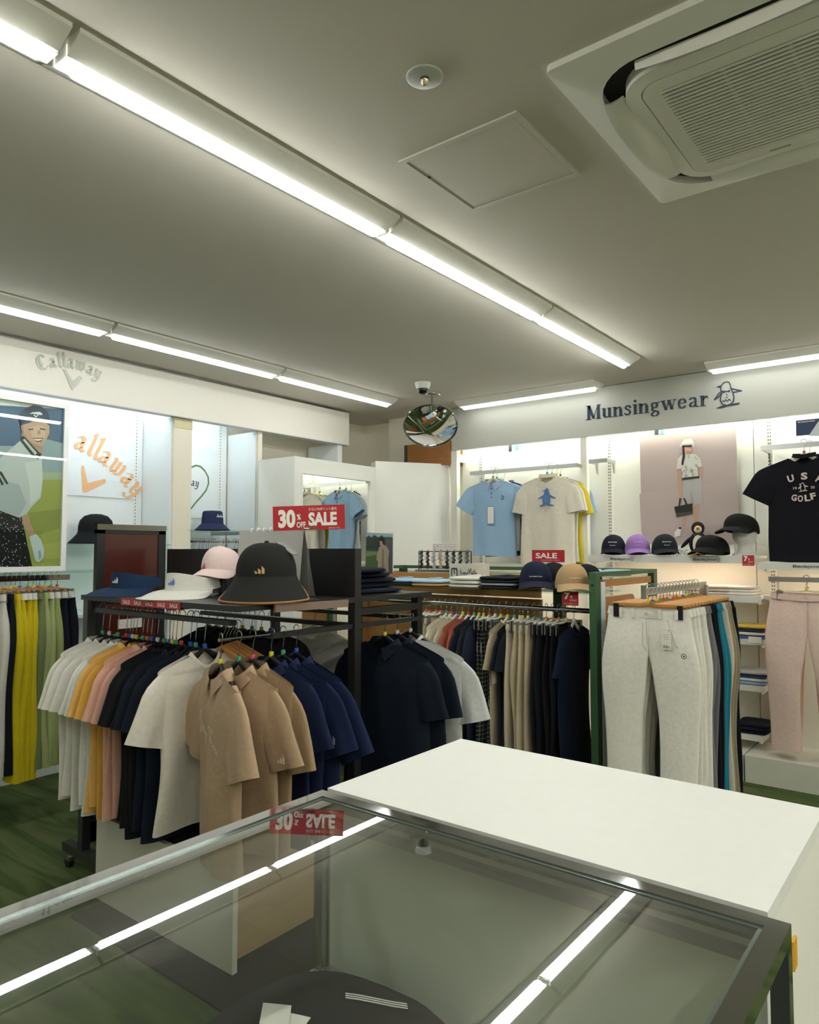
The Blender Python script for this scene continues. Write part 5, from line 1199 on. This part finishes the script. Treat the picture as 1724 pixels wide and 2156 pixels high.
# SALE sign on the green fixture, 7% cards
def plate_sign(name, label, u0, v0, u1, v1, X, m, txts, stand=None, th=.003, cat='sign'):
    a = P(u0, v1, X=X); b = P(u1, v0, X=X); W_ = a.y - b.y; H_ = b.z - a.z
    t = thing(name, label, cat, (X, (a.y + b.y) / 2, a.z if stand is None else stand))
    MB().box((X, b.y, a.z), (X + th, a.y, b.z), m).build('board', t)
    mb = MB()
    for s_, x, y, w, h_, bo, m2 in txts: text(mb, s_, ((X - .0006, a.y - W_ * x, a.z + H_ * y), (0, -1, 0), (0, 0, 1)), W_ * w, H_ * h_, m2, bo)
    mb.build('lettering', t)
    if stand is not None: MB().tube([(X + th + .004, (a.y + b.y) / 2, a.z + .01), (X + th + .004, (a.y + b.y) / 2, stand + .001)], .004, CLEAR, 6).build('stem', t)
    return t
plate_sign('sale_sign', 'small red SALE sign standing above the navy cap', 1120, 1158, 1188, 1183, 4.0, RED, [('SALE', .12, .3, .66, .46, .03, PAPER), ('SALE PRICE ITEMS', .3, .12, .55, .07, 0, PAPER)], GS)
seven = [('7', .12, .42, .36, .5, .05, PAPER), ('%', .5, .52, .14, .18, .03, PAPER), ('POINT', .48, .30, .44, .14, .0, PAPER), ('ポイント還元セール', .1, .08, .8, .12, .0, PAPER)]
plate_sign('point_card', 'red 7% point card below the tan cap on the green fixture', 1184, 1246, 1217, 1274, 3.66, RED, seven)
plate_sign('point_card', 'red 7% point card stuck on the right wall shelf edge', 1563, 1169, 1587, 1191, 5.135, RED, seven)

# ================================================================ shelves and goods on the right wall
def shelf(label, u0, u1, v, X0, th, ztop=None, name='wall_shelf', texts=(), board=INW, depth=None):
    a = P(u0, v, X=X0); b = P(u1, v, X=X0); z = a.z if ztop is None else ztop
    t = thing(name, label, 'shelf', (X0, (a.y + b.y) / 2, z))
    MB().box((X0 + .02, b.y, z - .02), (XBK - .032, a.y, z), board).build('board', t)
    MB().box((X0, b.y, z - th), (X0 + .019, a.y, z + .001), mat('d7d8d4', .4)).build('front_edge', t)
    for y in (a.y - .03, b.y + .03): MB().box((X0 + .05, y - .008, z - .06), (XBK - .032, y + .008, z - .021), INW).build('bracket', t)
    mb = MB(); any_ = False
    for u in texts:
        q = P(u, v + 6, X=X0 - .002); any_ = True
        slab(mb, 'Munsingwear', ((X0 - .002, q.y, z - th * .68), (0, -1, 0), (0, 0, 1)), .0128, NI); penguin(mb, ((X0 - .002, q.y - .155, z - th * .78), (0, -1, 0), (0, 0, 1)), .028, NI, .03, False)
    if any_: mb.build('lettering', t)
    return t, a, b, z
S1 = shelf('white wall shelf with printed edge carrying caps below the pink poster', 1238, 1588, 1169, 5.14, .050, texts=(1284, 1458))
S2 = shelf('white wall shelf with printed edge under the black shirt', 1597, 1840, 1184, 5.12, .045, texts=(1668,))
S3 = shelf('white wall shelf with printed edge behind the caps under the pale blue polo', 975, 1212, 1186, 5.18, .045, texts=(1120,))
# warm strips under the shelves
for (S, lab) in ((S1, 'warm light strip under the shelf of caps'), (S2, 'warm light strip under the shelf below the black shirt'), (S3, 'warm light strip under the shelf below the polo shirt')):
    _, a, b, z = S
    t = thing('strip_light', lab, 'light', (5.3, (a.y + b.y) / 2, z - .05))
    MB().box((5.27, b.y + .12, z - .034), (5.33, a.y - .12, z - .0215), WHITE).build('housing', t)
    MB().box((5.285, b.y + .14, z - .040), (5.315, a.y - .14, z - .0345), LUNDER).build('light_strip', t)
# lower shelves
S4 = shelf('white wall shelf with folded knitwear behind the chrome trouser arm', 1440, 1601, 1250, 5.22, .045)
S4b = shelf('white wall shelf end seen beside the pink trousers', 1604, 1634, 1254, 5.30, .03)
low = []
for v, nm in ((1336, 'second'), (1428, 'third'), (1526, 'fourth')): low.append(shelf('narrow white wall shelf left of the pink trousers, %s from the top' % nm, 1430, 1607, v, 5.24, .035))
yc = P(1540, 1245, X=5.34).y
zz4 = S4[3]
for k, (u, c_, d_) in enumerate(((1470, 'd9c2b8', 'pale pink'), (1518, 'e2cfc6', 'blush'), (1562, 'e8e2dc', 'cream white'))):
    y = P(u, 1240, X=5.34).y
    for j in range(3 if k else 2):
        folded('%s folded knit, layer %s of the pile under the shelf of caps' % (d_, ordw(j + 1)), 5.37, y, zz4 + .001 + .021 * j, .24, .19, .020, c_, .03 * (j - 1), 'pale folded knits on the right wall', name='folded_knit', seed=k * 5 + j)
cl = [[('4b6a9a', 'blue'), ('dcdcd8', 'white'), ('30384a', 'navy'), ('d6b84a', 'mustard yellow')], [('8ea2b8', 'grey-blue'), ('cfd3d8', 'pale grey'), ('3c4a6a', 'navy'), ('b4b4b2', 'grey')], [('14182a', 'dark navy'), ('151a2c', 'dark navy'), ('131729', 'dark navy')]]
for (S, cs, nm) in zip(low, cl, ('second', 'third', 'fourth')):
    y = P(1585, 1400, X=5.36).y
    for j, (c_, d_) in enumerate(cs):
        folded('%s folded shirt on the %s wall shelf left of pink trousers, layer %s' % (d_, nm, ordw(j + 1)), 5.38, y, S[3] + .001 + .023 * j, .24, .20, .022, c_, .05 * (j % 2), 'folded shirts beside the pink trousers', seed=j)
mb = MB(); p = P(1592, 1345, X=5.23); mb.box((5.234, p.y - .03, p.z - .03), (5.239, p.y + .05, p.z + .012), PAPER); solo(mb, 'price_card', 'blank white price card on the second wall shelf edge', 'card')
# hanging rails
def wrail(label, u0, u1, v, X):
    a = P(u0, v, X=X); b = P(u1, v, X=X); zc = a.z
    t = thing('wall_rail', label, 'rail', (X, (a.y + b.y) / 2, zc))
    MB().box((X - .008, b.y, zc - .016), (X + .008, a.y, zc + .016), STEEL).build('bar', t)
    for y in (a.y - .006, b.y + .006):
        MB().box((X + .009, y - .006, zc - .014), (XBK - .032, y + .006, zc + .012), STEEL).build('arm', t)
        MB().prism([(0, 0), (.05, 0), (.05, -.09), (.035, -.09)], ((XBK - .085, y + .003, zc), (1, 0, 0), (0, 0, 1)), .006, STEEL).build('bracket', t)
    return a, b, zc
R1 = wrail('chrome rail holding the pale blue polo and white shirts', 990, 1216, 997, 5.30)
R1b = wrail('chrome rail stub in the poster bay beside the yellow shirt', 1240, 1279, 972, 5.36)
R2 = wrail('chrome rail holding the black shirt with pale lettering', 1602, 1840, 944, 5.26)
R3 = wrail('chrome rail holding the pink trousers', 1618, 1840, 1219, 5.24)
def hang(kind, c, lab, u, X, zc, hlab, hcol, mk, rz=0, **k):
    y = P(u, 1000, X=X).y; loc = (X, y, zc + .018)
    nm = {'shirt': 'tee_shirt', 'pants': 'trousers'}[kind]
    g = garment(kind, c if not isinstance(c, str) else fab(c), k.pop('name', nm), lab, {'shirt': 'shirt', 'pants': 'trousers'}[kind], k.pop('group', None), loc, -PI / 2 + rz, **k)
    hanger('', hlab, loc, -PI / 2 + rz, mk, None, clips=kind == 'pants', w=k.get('w', .42) - .04, col=hcol)
    return g
POLO = mat('8fb4d8', .85, kind='blotch', c2='a3c2de', scale=30, name='speckled_blue')
def polodeco(t):
    mb = MB(); mb.box((-.004, -.041, -.30), (.010, -.0395, -.15), POLO)
    for z in (-.175, -.215, -.25): mb.tube([(.003, -.041, z), (.003, -.044, z)], .005, DKINK, 10)
    mb.build('button_placket', t)
    mb = MB(); penguin(mb, ((.085, -.042, -.27), (1, 0, 0), (0, 0, 1)), .035, DKINK, .05, False); mb.build('penguin_emblem', t)
    MB().box((-.03, -.050, -.47), (.025, -.047, -.33), PAPER).build('price_tag', t); MB().box((-.034, -.0465, -.485), (.029, -.0455, -.325), mat('6f8fc0', .4)).build('tag_card', t)
hang('shirt', POLO, 'pale blue speckled polo shirt with white price tag on the right wall rail', 1038, 5.22, R1[2], 'ivory hanger holding the pale blue polo shirt', 'ivory', 'green', rz=.12, name='polo_shirt', w=.40, L=.66, sl=.18, droop=.14, sw=.095, T=.036, collar='polo', collar_m=mat('a9b9dc', .85, kind='fabric'), seed=901, deco=polodeco)
hang('shirt', 'dcdfe0', 'white shirt edge right behind the pale blue polo shirt', 1046, 5.30, R1[2], 'ivory hanger holding the white shirt behind the blue polo', 'ivory', 'green', rz=.1, w=.42, L=.62, sl=.20, droop=.12, T=.025, collar='polo', seed=902)
DOT = mat('1c2748', .85, kind='dots', c2='c9d0dc', scale=1.3, name='dotted_navy')
hang('shirt', DOT, 'dark navy dotted polo shirt between the blue polo and penguin shirt', 1062, 5.40, R1[2], 'ivory hanger holding the navy dotted shirt', 'ivory', 'white', rz=.3, name='polo_shirt', w=.36, L=.66, sl=.16, droop=.05, T=.025, collar='polo', seed=903)
def pengdeco(t):
    mb = MB(); s = .16; PB_ = mat('4c78b4', .6, name='blue_print'); f = ((-.065, -.045, -.345), (1, 0, 0), (0, 0, 1)); q = lambda pts: [(a * s, b * s) for a, b in pts]
    mb.prism(q([(.28, .12), (.26, .4), (.34, .62), (.38, .8), (.48, .92), (.58, .86), (.60, .72), (.64, .60), (.68, .35), (.64, .12)]), f, 0, PB_)
    mb.prism(q([(.38, .82), (.22, .78), (.38, .74)]), f, 0, PB_); mb.prism(q([(.34, .60), (.0, .40), (.02, .37), (.30, .48)]), f, 0, PB_); mb.prism(q([(.62, .60), (.98, .40), (.96, .36), (.66, .48)]), f, 0, PB_)
    mb.prism(q([(.1, .06), (.4, .14), (.44, .04), (.1, .0)]), f, 0, PB_); mb.prism(q([(.5, .04), (.52, .14), (.85, .06), (.85, .0)]), f, 0, PB_)
    f2 = ((-.065, -.0456, -.345), (1, 0, 0), (0, 0, 1)); LB = mat('86a4cc', .6)
    for k in range(4): mb.prism(q([(.33, .24 + .09 * k), (.6, .20 + .09 * k), (.6, .22 + .09 * k), (.33, .27 + .09 * k)]), f2, 0, LB)
    text(mb, 'MUNSINGWEAR', ((-.04, -.045, -.365), (1, 0, 0), (0, 0, 1)), .085, .010, mat('b0684e', .6)); text(mb, '1955', ((-.012, -.045, -.385), (1, 0, 0), (0, 0, 1)), .03, .011, mat('b0684e', .6)); mb.build('penguin_print', t)
hang('shirt', 'e0d9ca', 'cream shirt with blue penguin print on the right wall rail', 1152, 5.22, R1[2], 'ivory hanger holding the cream penguin shirt', 'ivory', 'green', rz=.05, w=.46, L=.74, sl=.22, droop=.05, sw=.10, T=.036, collar='mock', seed=904, deco=pengdeco)
hang('shirt', 'e4e4da', 'white shirt between the penguin shirt and yellow shirt', 1162, 5.30, R1[2], 'ivory hanger holding the white shirt behind the penguin shirt', 'ivory', 'green', w=.46, L=.70, sl=.22, droop=.05, T=.02, seed=905)
hang('shirt', 'd8c13a', 'yellow shirt behind the cream penguin shirt', 1172, 5.38, R1[2], 'ivory hanger holding the yellow shirt', 'ivory', 'yellow', w=.46, L=.72, sl=.24, droop=.06, sw=.10, T=.024, seed=906)
hang('shirt', '8fa9c8', 'light blue shirt behind the yellow shirt', 1180, 5.45, R1[2], 'ivory hanger holding the light blue shirt', 'ivory', 'blue', w=.46, L=.73, sl=.22, droop=.05, T=.02, seed=907)
def usadeco(t):
    mb = MB(); Mu = mat('cfc0bb', .6, name='pale_print')
    for s_, x, z, r_ in (('U', -.085, -.27, .25), ('S', -.013, -.255, 0), ('A', .065, -.27, -.25)):
        c_, s2 = math.cos(r_), math.sin(r_); text(mb, s_, ((x, -.0455, z), (c_, 0, s2), (-s2, 0, c_)), .038, .046, Mu, .04)
    mb.build('chest_lettering', t); mb = MB(); text(mb, '19', ((-.06, -.0455, -.315), (1, 0, 0), (0, 0, 1)), .022, .016, Mu, .02); text(mb, '55', ((.042, -.0455, -.315), (1, 0, 0), (0, 0, 1)), .022, .016, Mu, .02)
    mb.build('year_lettering', t); mb = MB(); penguin(mb, ((-.03, -.0455, -.33), (1, 0, 0), (0, 0, 1)), .055, Mu, .04, False); mb.build('penguin_emblem', t); mb = MB()
    for s_, x, z, r_ in (('G', -.075, -.385, -.2), ('O', -.037, -.395, -.07), ('L', .006, -.395, .07), ('F', .042, -.387, .2)):
        c_, s2 = math.cos(r_), math.sin(r_); text(mb, s_, ((x, -.0455, z), (c_, 0, s2), (-s2, 0, c_)), .032, .042, Mu, .04)
    mb.build('chest_lettering', t)
hang('shirt', '101018', 'black mock-neck shirt printed USA GOLF on the right wall rail', 1694, 5.20, R2[2], 'ivory hanger with red clip holding the black USA GOLF shirt', 'ivory', 'red', rz=-.05, w=.46, L=.70, sl=.19, droop=.13, sw=.10, T=.036, collar='mock', seed=910, deco=usadeco)
hang('shirt', '15151b', 'second black shirt right behind the black USA GOLF shirt', 1706, 5.30, R2[2], 'ivory hanger holding the second black shirt', 'ivory', 'white', w=.48, L=.66, sl=.20, droop=.1, T=.025, collar='mock', seed=911)
def pinkpants(t):
    m = fab('e0c6bc')
    for x in (-.11, .10): MB().box((x - .006, -.026, -.150), (x + .006, -.021, -.102), m).build('belt_loop', t)
    MB().tube([(0, -.024, -.125), (0, -.030, -.125)], .008, mat('d8c4bc', .3), 12).build('button', t)
    for st in ([(-.155, -.01), (-.15, -.06), (-.12, -.075), (-.09, -.07), (-.08, -.01)], [(0, 0), (.003, -.16)]):
        MB().pen([st], circ(5, .0012), ((0, -.0345, -.15), (1, 0, 0), (0, 0, 1)), mat('e0ccc4', .8)).build('seam_stitching', t)
    MB().box((.11, -.042, -.30), (.16, -.040, -.19), mat('1b222c', .5)).build('dark_tag', t); mb = MB(); text(mb, 'C', ((.125, -.0426, -.25), (1, 0, 0), (0, 0, 1)), .012, .018, PAPER); mb.build('tag_lettering', t)
hang('pants', 'e2c8be', 'pale pink trousers hanging in front on the right wall rail', 1690, 5.16, R3[2], 'ivory clip hanger holding the front pink trousers', 'ivory', 'yellow', w=.42, L=1.0, T=.03, seed=920, deco=pinkpants)
hang('pants', 'dfb9a6', 'peach pink trousers directly behind the front pink trousers', 1692, 5.235, R3[2], 'ivory clip hanger holding the rear pink trousers', 'ivory', 'blue', w=.42, L=1.02, T=.022, seed=921)
for k in range(5): hanger('', 'empty hook hanger above the pink trousers, %s from the left' % ordw(k + 1), (5.31 + .0 * k, P(1672 + 8 * k, 1219, X=5.31).y, R3[2] + .018), -PI / 2 + .1, 'blue' if k % 2 else 'yellow', 'hook hangers above the pink trousers', w=.34, col='ivory') if k < 0 else None

# pink poster with model
pl = 5.50
t = thing('wall_poster', 'dusty pink poster of a model in white cap holding a black bag', 'poster', (pl, P(1450, 1100, X=pl).y, 1.5))
pic = [('b7a7a3', [(1346, 917), (1549, 901), (1556, 1146), (1352, 1146)]), ('baaaa6', [(1346, 1040), (1552, 1010), (1555, 1100), (1350, 1120)]),
  ('c39c86', [(1440, 1060), (1448, 1060), (1444, 1108), (1436, 1108)]), ('c39c86', [(1458, 1060), (1470, 1060), (1468, 1104), (1460, 1104)]), ('c39c86', [(1425, 985), (1433, 985), (1438, 1050), (1431, 1050)]), ('c39c86', [(1470, 983), (1478, 983), (1478, 1012), (1472, 1012)]),
  ('b4b2b0', [(1437, 1008), (1476, 1005), (1479, 1060), (1460, 1063), (1454, 1036), (1450, 1060), (1437, 1062)]), ('9c9a99', [(1456, 1030), (1459, 1062), (1461, 1062)]),
  ('cfcec6', [(1427, 966), (1437, 956), (1464, 956), (1474, 966), (1478, 982), (1468, 984), (1471, 1008), (1436, 1010), (1434, 986), (1424, 988)]), ('3a3a38', [(1436, 1006), (1472, 1002), (1472, 1007), (1436, 1011)]),
  ('c39c86', [(1438, 934), (1456, 934), (1455, 950), (1448, 958), (1441, 952)]), ('352a28', [(1436, 936), (1440, 936), (1442, 962), (1438, 980), (1434, 978), (1437, 958)]), ('3a2c28', [(1439, 936), (1456, 936), (1456, 941), (1439, 941)]), ('a8615a', [(1445, 950), (1451, 950), (1448, 953)]),
  ('d9d8d2', [(1430, 942), (1434, 934), (1440, 925), (1456, 924), (1461, 934), (1461, 942), (1456, 936), (1438, 936)]), ('bcbbb5', [(1434, 935), (1460, 934), (1460, 937), (1434, 938)]),
  ('2a2a28', [(1419, 1067), (1457, 1060), (1458, 1082), (1424, 1089)]), ('4b4a46', [(1423, 1080), (1458, 1077), (1458, 1082), (1424, 1089)]), ('2a2a28', [(1428, 1066), (1430, 1049), (1434, 1049), (1431, 1066)]), ('2a2a28', [(1444, 1064), (1438, 1049), (1441, 1048), (1448, 1063)]),
  ('e4e4e2', [(1420, 1120), (1430, 1110), (1434, 1114), (1432, 1128), (1420, 1131)]), ('2b2b2b', [(1428, 1110), (1434, 1110), (1434, 1114), (1429, 1114)])]
mb = MB(); layers(mb, pic, 'X', pl, .0005)
rr = random.Random(3)
for k in range(14):
    u, v = 1438 + rr.random() * 32, 960 + rr.random() * 44; r0 = rr.uniform(0, 6)
    pts = [P(u + 3 * math.cos(r0 + q * .7), v + 3 * math.sin(r0 + q * .9), X=pl - .011) for q in range(5)]
    o_ = pts[0]; mb.pen([[(-(p.y - o_.y), p.z - o_.z) for p in pts]], circ(4, .0016), (o_, (0, -1, 0), (0, 0, 1)), mat('55564f', .5))
mb.build('printed_picture', t)
a, b = P(1346, 917, X=pl), P(1556, 1146, X=pl); MB().box((pl + .001, b.y, b.z), (pl + .003, a.y - .01, a.z), PAPER).build('sheet', t)
a = P(1430, 1165, X=pl + .02); plate_sign('wall_card', 'white wall card with grey letters behind the penguin toy', 1352, 1147, 1545, 1176, pl + .01, mat('e9e9e4', .5), [('GOLFING', .30, .25, .22, .42, .0, mat('6a6f74', .5))], cat='card')
# blue card at right edge
plate_sign('wall_card', 'dark blue printed card hanging at the right edge under the fascia', 1676, 874, 1790, 918, 5.30, mat('27395c', .4), [('MUNSINGWEAR', .04, .82, .32, .10, .01, PAPER)], cat='card')
mb = MB(); pts = [P(u, v, X=5.297) for u, v in ((1702, 918), (1724, 885), (1790, 880), (1790, 918))]; mb.add(pts, [(0, 1, 2, 3)], mat('c9cfd6', .4)); solo(mb, 'card_strip', 'pale slanting sheet on the dark blue card at the right edge', 'card')
# tags hanging above the shelf
for u, c_, d_ in ((1382, '35363a', 'dark'), (1393, '5aa0cc', 'light blue'), (1074, '35363a', 'dark'), (1088, '5aa0cc', 'light blue')):
    a = P(u, {1382: 907, 1393: 906, 1074: 944, 1088: 941}[u], X=5.5); solo(MB().box((5.498, a.y - .016, a.z - .03), (5.502, a.y + .016, a.z + .06), mat(c_, .4)), 'small_tag', 'small %s tag under the fascia %s' % (d_, 'above the pink poster' if u > 1300 else 'above the pale blue polo'), 'tag')
# caps on shelf S1
zs = S1[3] + .001
def scap(lab, u, c, rz, X=5.27, **k):
    y = P(u, 1165, X=X).y; return cap(lab, (X, y, zs), math.radians(rz), c, **k)
def mdeco(c='dcdcd8', two=True):
    def f(t, s, cr):
        on_crown(cr, t, lambda mb, fr: (text(mb, 'Munsingwear', ((-.032, 0, .075), (1, 0, 0), (0, 0, 1)), .064, .012, mat(c, .5), .02), text(mb, 'Munsingwear', ((-.02, 0, .052), (1, 0, 0), (0, 0, 1)), .04, .008, mat(c, .5), .02)), name='front_lettering')
    return f
scap('dark navy cap with pale lettering, leftmost on the shelf of caps', 1292, '1e2130', -72, deco=mdeco(), brim=.06, s=1.12)
scap('lilac cap on the shelf of caps', 1342, '9a76b8', -66, deco=mdeco('c9b6d6'), brim=.06, s=1.12)
scap('dark cap with scattered small embroidery right of the lilac cap', 1399, '20242a', -62, deco=mdeco('c8c8c8'), brim=.065, s=1.12)
def ncap(lab, u, X, z, rz, base=True):
    y = P(u, 1160, X=X).y; t = cap(lab, (X, y, z), math.radians(rz), '1a1a1a', name='military_cap', h=.085, brim=.085, s=1.32, button=False)
    c = bpy.data.objects.new('side_stud', None)
    bpy.data.objects.remove(c); MB().tube([(.094, .0, .05), (.098, 0, .05)], .005, PAPER, 8).build('side_stud', t)
    return t
ncap('black flat-topped cap lying on the shelf beside the penguin toy', 1500, 5.27, zs, -100)
yh = P(1569, 1130, X=5.30).y
zh = P(1569, 1122, X=5.30).z
ncap('black flat-topped cap worn by the white display head', 1562, 5.28, zh - .012, -105)
t = thing('mannequin', 'white mannequin head wearing the black cap on the right wall shelf', 'mannequin head', (5.30, yh, zs), None, math.radians(-100))
HWM = mat('d9d8d2', .5, name='mannequin_white')
hh = zh - zs + .04
def head(i, j):
    a = 2 * PI * i / 32; r = j / 17; z = r * hh
    prof = [(0, .072), (.12, .066), (.2, .055), (.32, .053), (.42, .060), (.52, .078), (.65, .086), (.8, .088), (.92, .07), (1.0, .0)]
    for (z0, r0), (z1, r1) in zip(prof[:-1], prof[1:]):
        if r <= z1 or z1 == 1.0: R_ = r0 + (r1 - r0) * ss((r - z0) / (z1 - z0)); break
    x = R_ * .86 * math.cos(a); y = R_ * 1.08 * math.sin(a)
    if math.sin(a) < -.2 and .40 < r < .9: y -= .020 * math.exp(-((r - .62) / .06) ** 2) * math.exp(-(x / .016) ** 2) + .012 * math.exp(-((r - .46) / .05) ** 2) * math.exp(-(x / .03) ** 2) - .008 * math.exp(-((r - .70) / .05) ** 2) * math.exp(-((abs(x) - .03) / .015) ** 2)
    return Vector((x, y - (.012 if r > .4 else 0) * ss((r - .4) * 4), z))
MB().grid(head, 32, 18, HWM, True).build('head_form', t, True, 1.4)
MB().lathe([(0, 0), (.085, 0), (.085, .012), (.07, .02)], (0, 0, 0), HWM, 28).build('base', t, True)
# penguin toy
yp = P(1470, 1150, X=5.36).y
t = thing('penguin_toy', 'black and white plush penguin toy with orange beak between the caps', 'toy', (5.36, yp, zs), None, math.radians(-75))
def ell(c, r, m, n=20, k=12):
    mb = MB(); c = Vector(c); mb.grid(lambda i, j: c + Vector((r[0] * math.sin(PI * j / (k - 1)) * math.cos(2 * PI * i / n), r[1] * math.sin(PI * j / (k - 1)) * math.sin(2 * PI * i / n), r[2] * math.cos(PI * j / (k - 1)))), n, k, m, True); return mb
PBK = fab2('191a22'); PWH = fab2('e2ddc8')
ell((0, 0, .085), (.062, .055, .087), PBK).build('body', t, True); ell((0, -.014, .082), (.046, .050, .074), PWH).build('belly', t, True)
ell((0, 0, .195), (.045, .045, .048), PBK).build('head', t, True); ell((0, -.012, .190), (.034, .038, .036), PWH).build('face', t, True)
MB().lathe([(.014, 0), (.012, .012), (.004, .026), (0, .028)], (0, 0, 0), mat('e08a20', .6), 12).build('beak', t, True).matrix_local = Matrix.Translation((0, -.046, .195)) @ Matrix.Rotation(PI / 2, 4, 'X')
for s in (-1, 1):
    mb = ell((0, 0, 0), (.014, .022, .058), PBK); mb.v = [Matrix.Rotation(s * -.75, 3, 'Y') @ p + Vector((s * .078, 0, .095)) for p in mb.v]; mb.build('wing', t, True)
    ell((s * .016, -.046, .205), (.004, .003, .004), mat('b98f30', .3), 8, 6).build('eye', t, True); ell((s * .03, -.03, .01), (.024, .034, .010), mat('d98a20', .6)).build('foot', t, True)
mb = MB(); mb.prism([(-.03, -.012), (0, -.003), (.03, -.012), (.03, .012), (0, .003), (-.03, .012)], ((0, -.062, .148), (1, 0, 0), (0, 0, 1)), .006, fab2('3a4038')); mb.build('bow_tie', t)
# items on shelf S3 hidden mostly; signboards in the left bay
# ================================================================ glass display case and white counter
CT = 1.03; cx0, cx1, cy0, cy1 = -.30, 1.031, .193, 1.021; DB = .69
CG = glass('case_glass', (.97, .99, .975), power=2.7)
t = thing('display_case', 'glass topped chrome framed display case in the foreground', 'display case', ((cx0 + cx1) / 2, (cy0 + cy1) / 2, 0))
fw = .026
for a, b in (((cx0, cy1 - fw / 2, CT), (cx1, cy1 - fw / 2, CT)), ((cx0, cy0 + fw / 2, CT), (cx1, cy0 + fw / 2, CT)), ((cx1 - fw / 2, cy0 + fw, CT), (cx1 - fw / 2, cy1 - fw, CT)), ((cx0 + fw / 2, cy0 + fw, CT), (cx0 + fw / 2, cy1 - fw, CT))):
    a = Vector(a); b = Vector(b); a.z -= .011; b.z -= .011
    MB().bar(a, b, fw, .022, CHROME).build('top_rail', t)
for x, y in ((cx1 - .011, cy1 - .011), (cx1 - .011, cy0 + .011), (cx0 + .011, cy1 - .011), (cx0 + .011, cy0 + .011)):
    MB().box((x - .011, y - .011, .02), (x + .011, y + .011, CT - .0225), CHROME).build('corner_post', t)
for a, b in (((cx0 + .022, cy1 - .012, DB), (cx1 - .022, cy1 - .012, DB)), ((cx0 + .022, cy0 + .012, DB), (cx1 - .022, cy0 + .012, DB)), ((cx1 - .012, cy0 + .022, DB), (cx1 - .012, cy1 - .022, DB))):
    MB().bar(a, b, .02, .02, STEEL).build('lower_rail', t)
MB().box((cx0 + fw, cy0 + fw, CT - .012), (cx1 - fw, cy1 - fw, CT - .004), CG).build('top_pane', t)
# window frame of the pane: thin bright inner edge
mb = MB()
for lo, hi in (((cx0 + fw, cy1 - fw - .006), (cx1 - fw, cy1 - fw)), ((cx1 - fw - .006, cy0 + fw), (cx1 - fw, cy1 - fw - .006)), ((cx0 + fw, cy0 + fw), (cx1 - fw - .006, cy0 + fw + .006))): mb.box((*lo, CT - .0135), (*hi, CT - .0025), mat('8a9690', .15, .7))
mb.build('pane_gasket', t)
G2 = glass('side_glass', (.95, .98, .96), power=1.0)
MB().box((cx0 + .022, cy1 - .010, DB + .011), (cx1 - .022, cy1 - .005, CT - .023), G2).build('front_pane', t)
MB().box((cx1 - .010, cy0 + .022, DB + .011), (cx1 - .005, cy1 - .022, CT - .023), G2).build('end_pane', t)
mb = MB()
for z in (DB + .011, CT - .05): mb.box((cx1 - .03, cy0 + .03, z), (cx1 - .0125, cy1 - .03, z + .012), STEEL)
mb.build('end_trim', t)
MB().box((cx0 + .023, cy0 + .023, DB - .01), (cx1 - .023, cy1 - .023, DB + .006), mat('3b3d3a', .5)).build('deck', t)
for p in (P(885, 1764, Z=CT - .03),): MB().tube([(p.x - .01, p.y, CT - .045), (p.x - .01, p.y, CT - .0235)], .012, STEEL, 14).build('glass_mount', t)
t = thing('folded_jacket', 'black folded jacket with white stripes lying inside the display case', 'folded jacket', (.79, .80, DB + .0065), None, 0)
mb = MB(); JM = fab('17181c')
def jk(i, j):
    a = 2 * PI * i / 36; q = (0.96, 1, .97, .86, .55, 0)[j]; zq = (0, .02, .045, .062, .070, .072)[j]
    c_, s_ = math.cos(a), math.sin(a); x = .205 * math.copysign(abs(c_) ** .6, c_) * q; y = .195 * math.copysign(abs(s_) ** .6, s_) * q
    return Vector((x, y, zq + .008 * math.sin(14 * x + 9 * y) * (j > 2)))
mb.grid(jk, 36, 6, JM, True); mb.build('jacket_body', t, True, 1.2)
mb = MB()
for k in range(3):
    mb.tube([(.096 + .010 * q + .004 * k, .022 - .024 * q + .004 * k + .003 * math.sin(q * 1.5), .080) for q in range(5)], .0011, WHITE, 5)
mb.build('sleeve_stripes', t)
t = thing('price_card', 'white price card lying on the black jacket in the display case', 'card', (.765, .845, DB + .084), None, .35)
MB().box((-.045, -.03, 0), (.045, .03, .0015), PAPER).build('card', t); MB().obox((.025, .02, .008), (.05, .045, .0012), Matrix.Rotation(.4, 3, 'Z') @ Matrix.Rotation(.15, 3, 'X'), PAPER).build('folded_flap', t)
# counter
kx0, kx1, ky0, ky1 = 1.040, 1.512, .222, 1.016
t = thing('white_counter', 'white topped counter block behind the glass display case', 'counter', ((kx0 + kx1) / 2, (ky0 + ky1) / 2, 0))
MB().box((kx0, ky0, CT - .022), (kx1, ky1, CT + .002), mat('e4e4df', .5, name='white_top')).build('top', t)
MB().box((kx0 + .004, ky0 + .004, .06), (kx1 - .004, ky1 - .004, CT - .0225), mat('eceae2', .5, name='counter_body')).build('body', t)
MB().box((kx0 + .03, ky0 + .03, 0), (kx1 - .03, ky1 - .03, .0595), mat('5c5a54', .6)).build('plinth', t)
p = P(1674, 1995, Y=ky0); MB().box((p.x - .012, ky0 - .0005, p.z - .03), (p.x + .012, ky0 + .0035, p.z + .012), mat('d9a21c', .5)).build('yellow_sticker', t)
for o in list(bpy.data.objects):
    if '_w' in o: del o['_w']
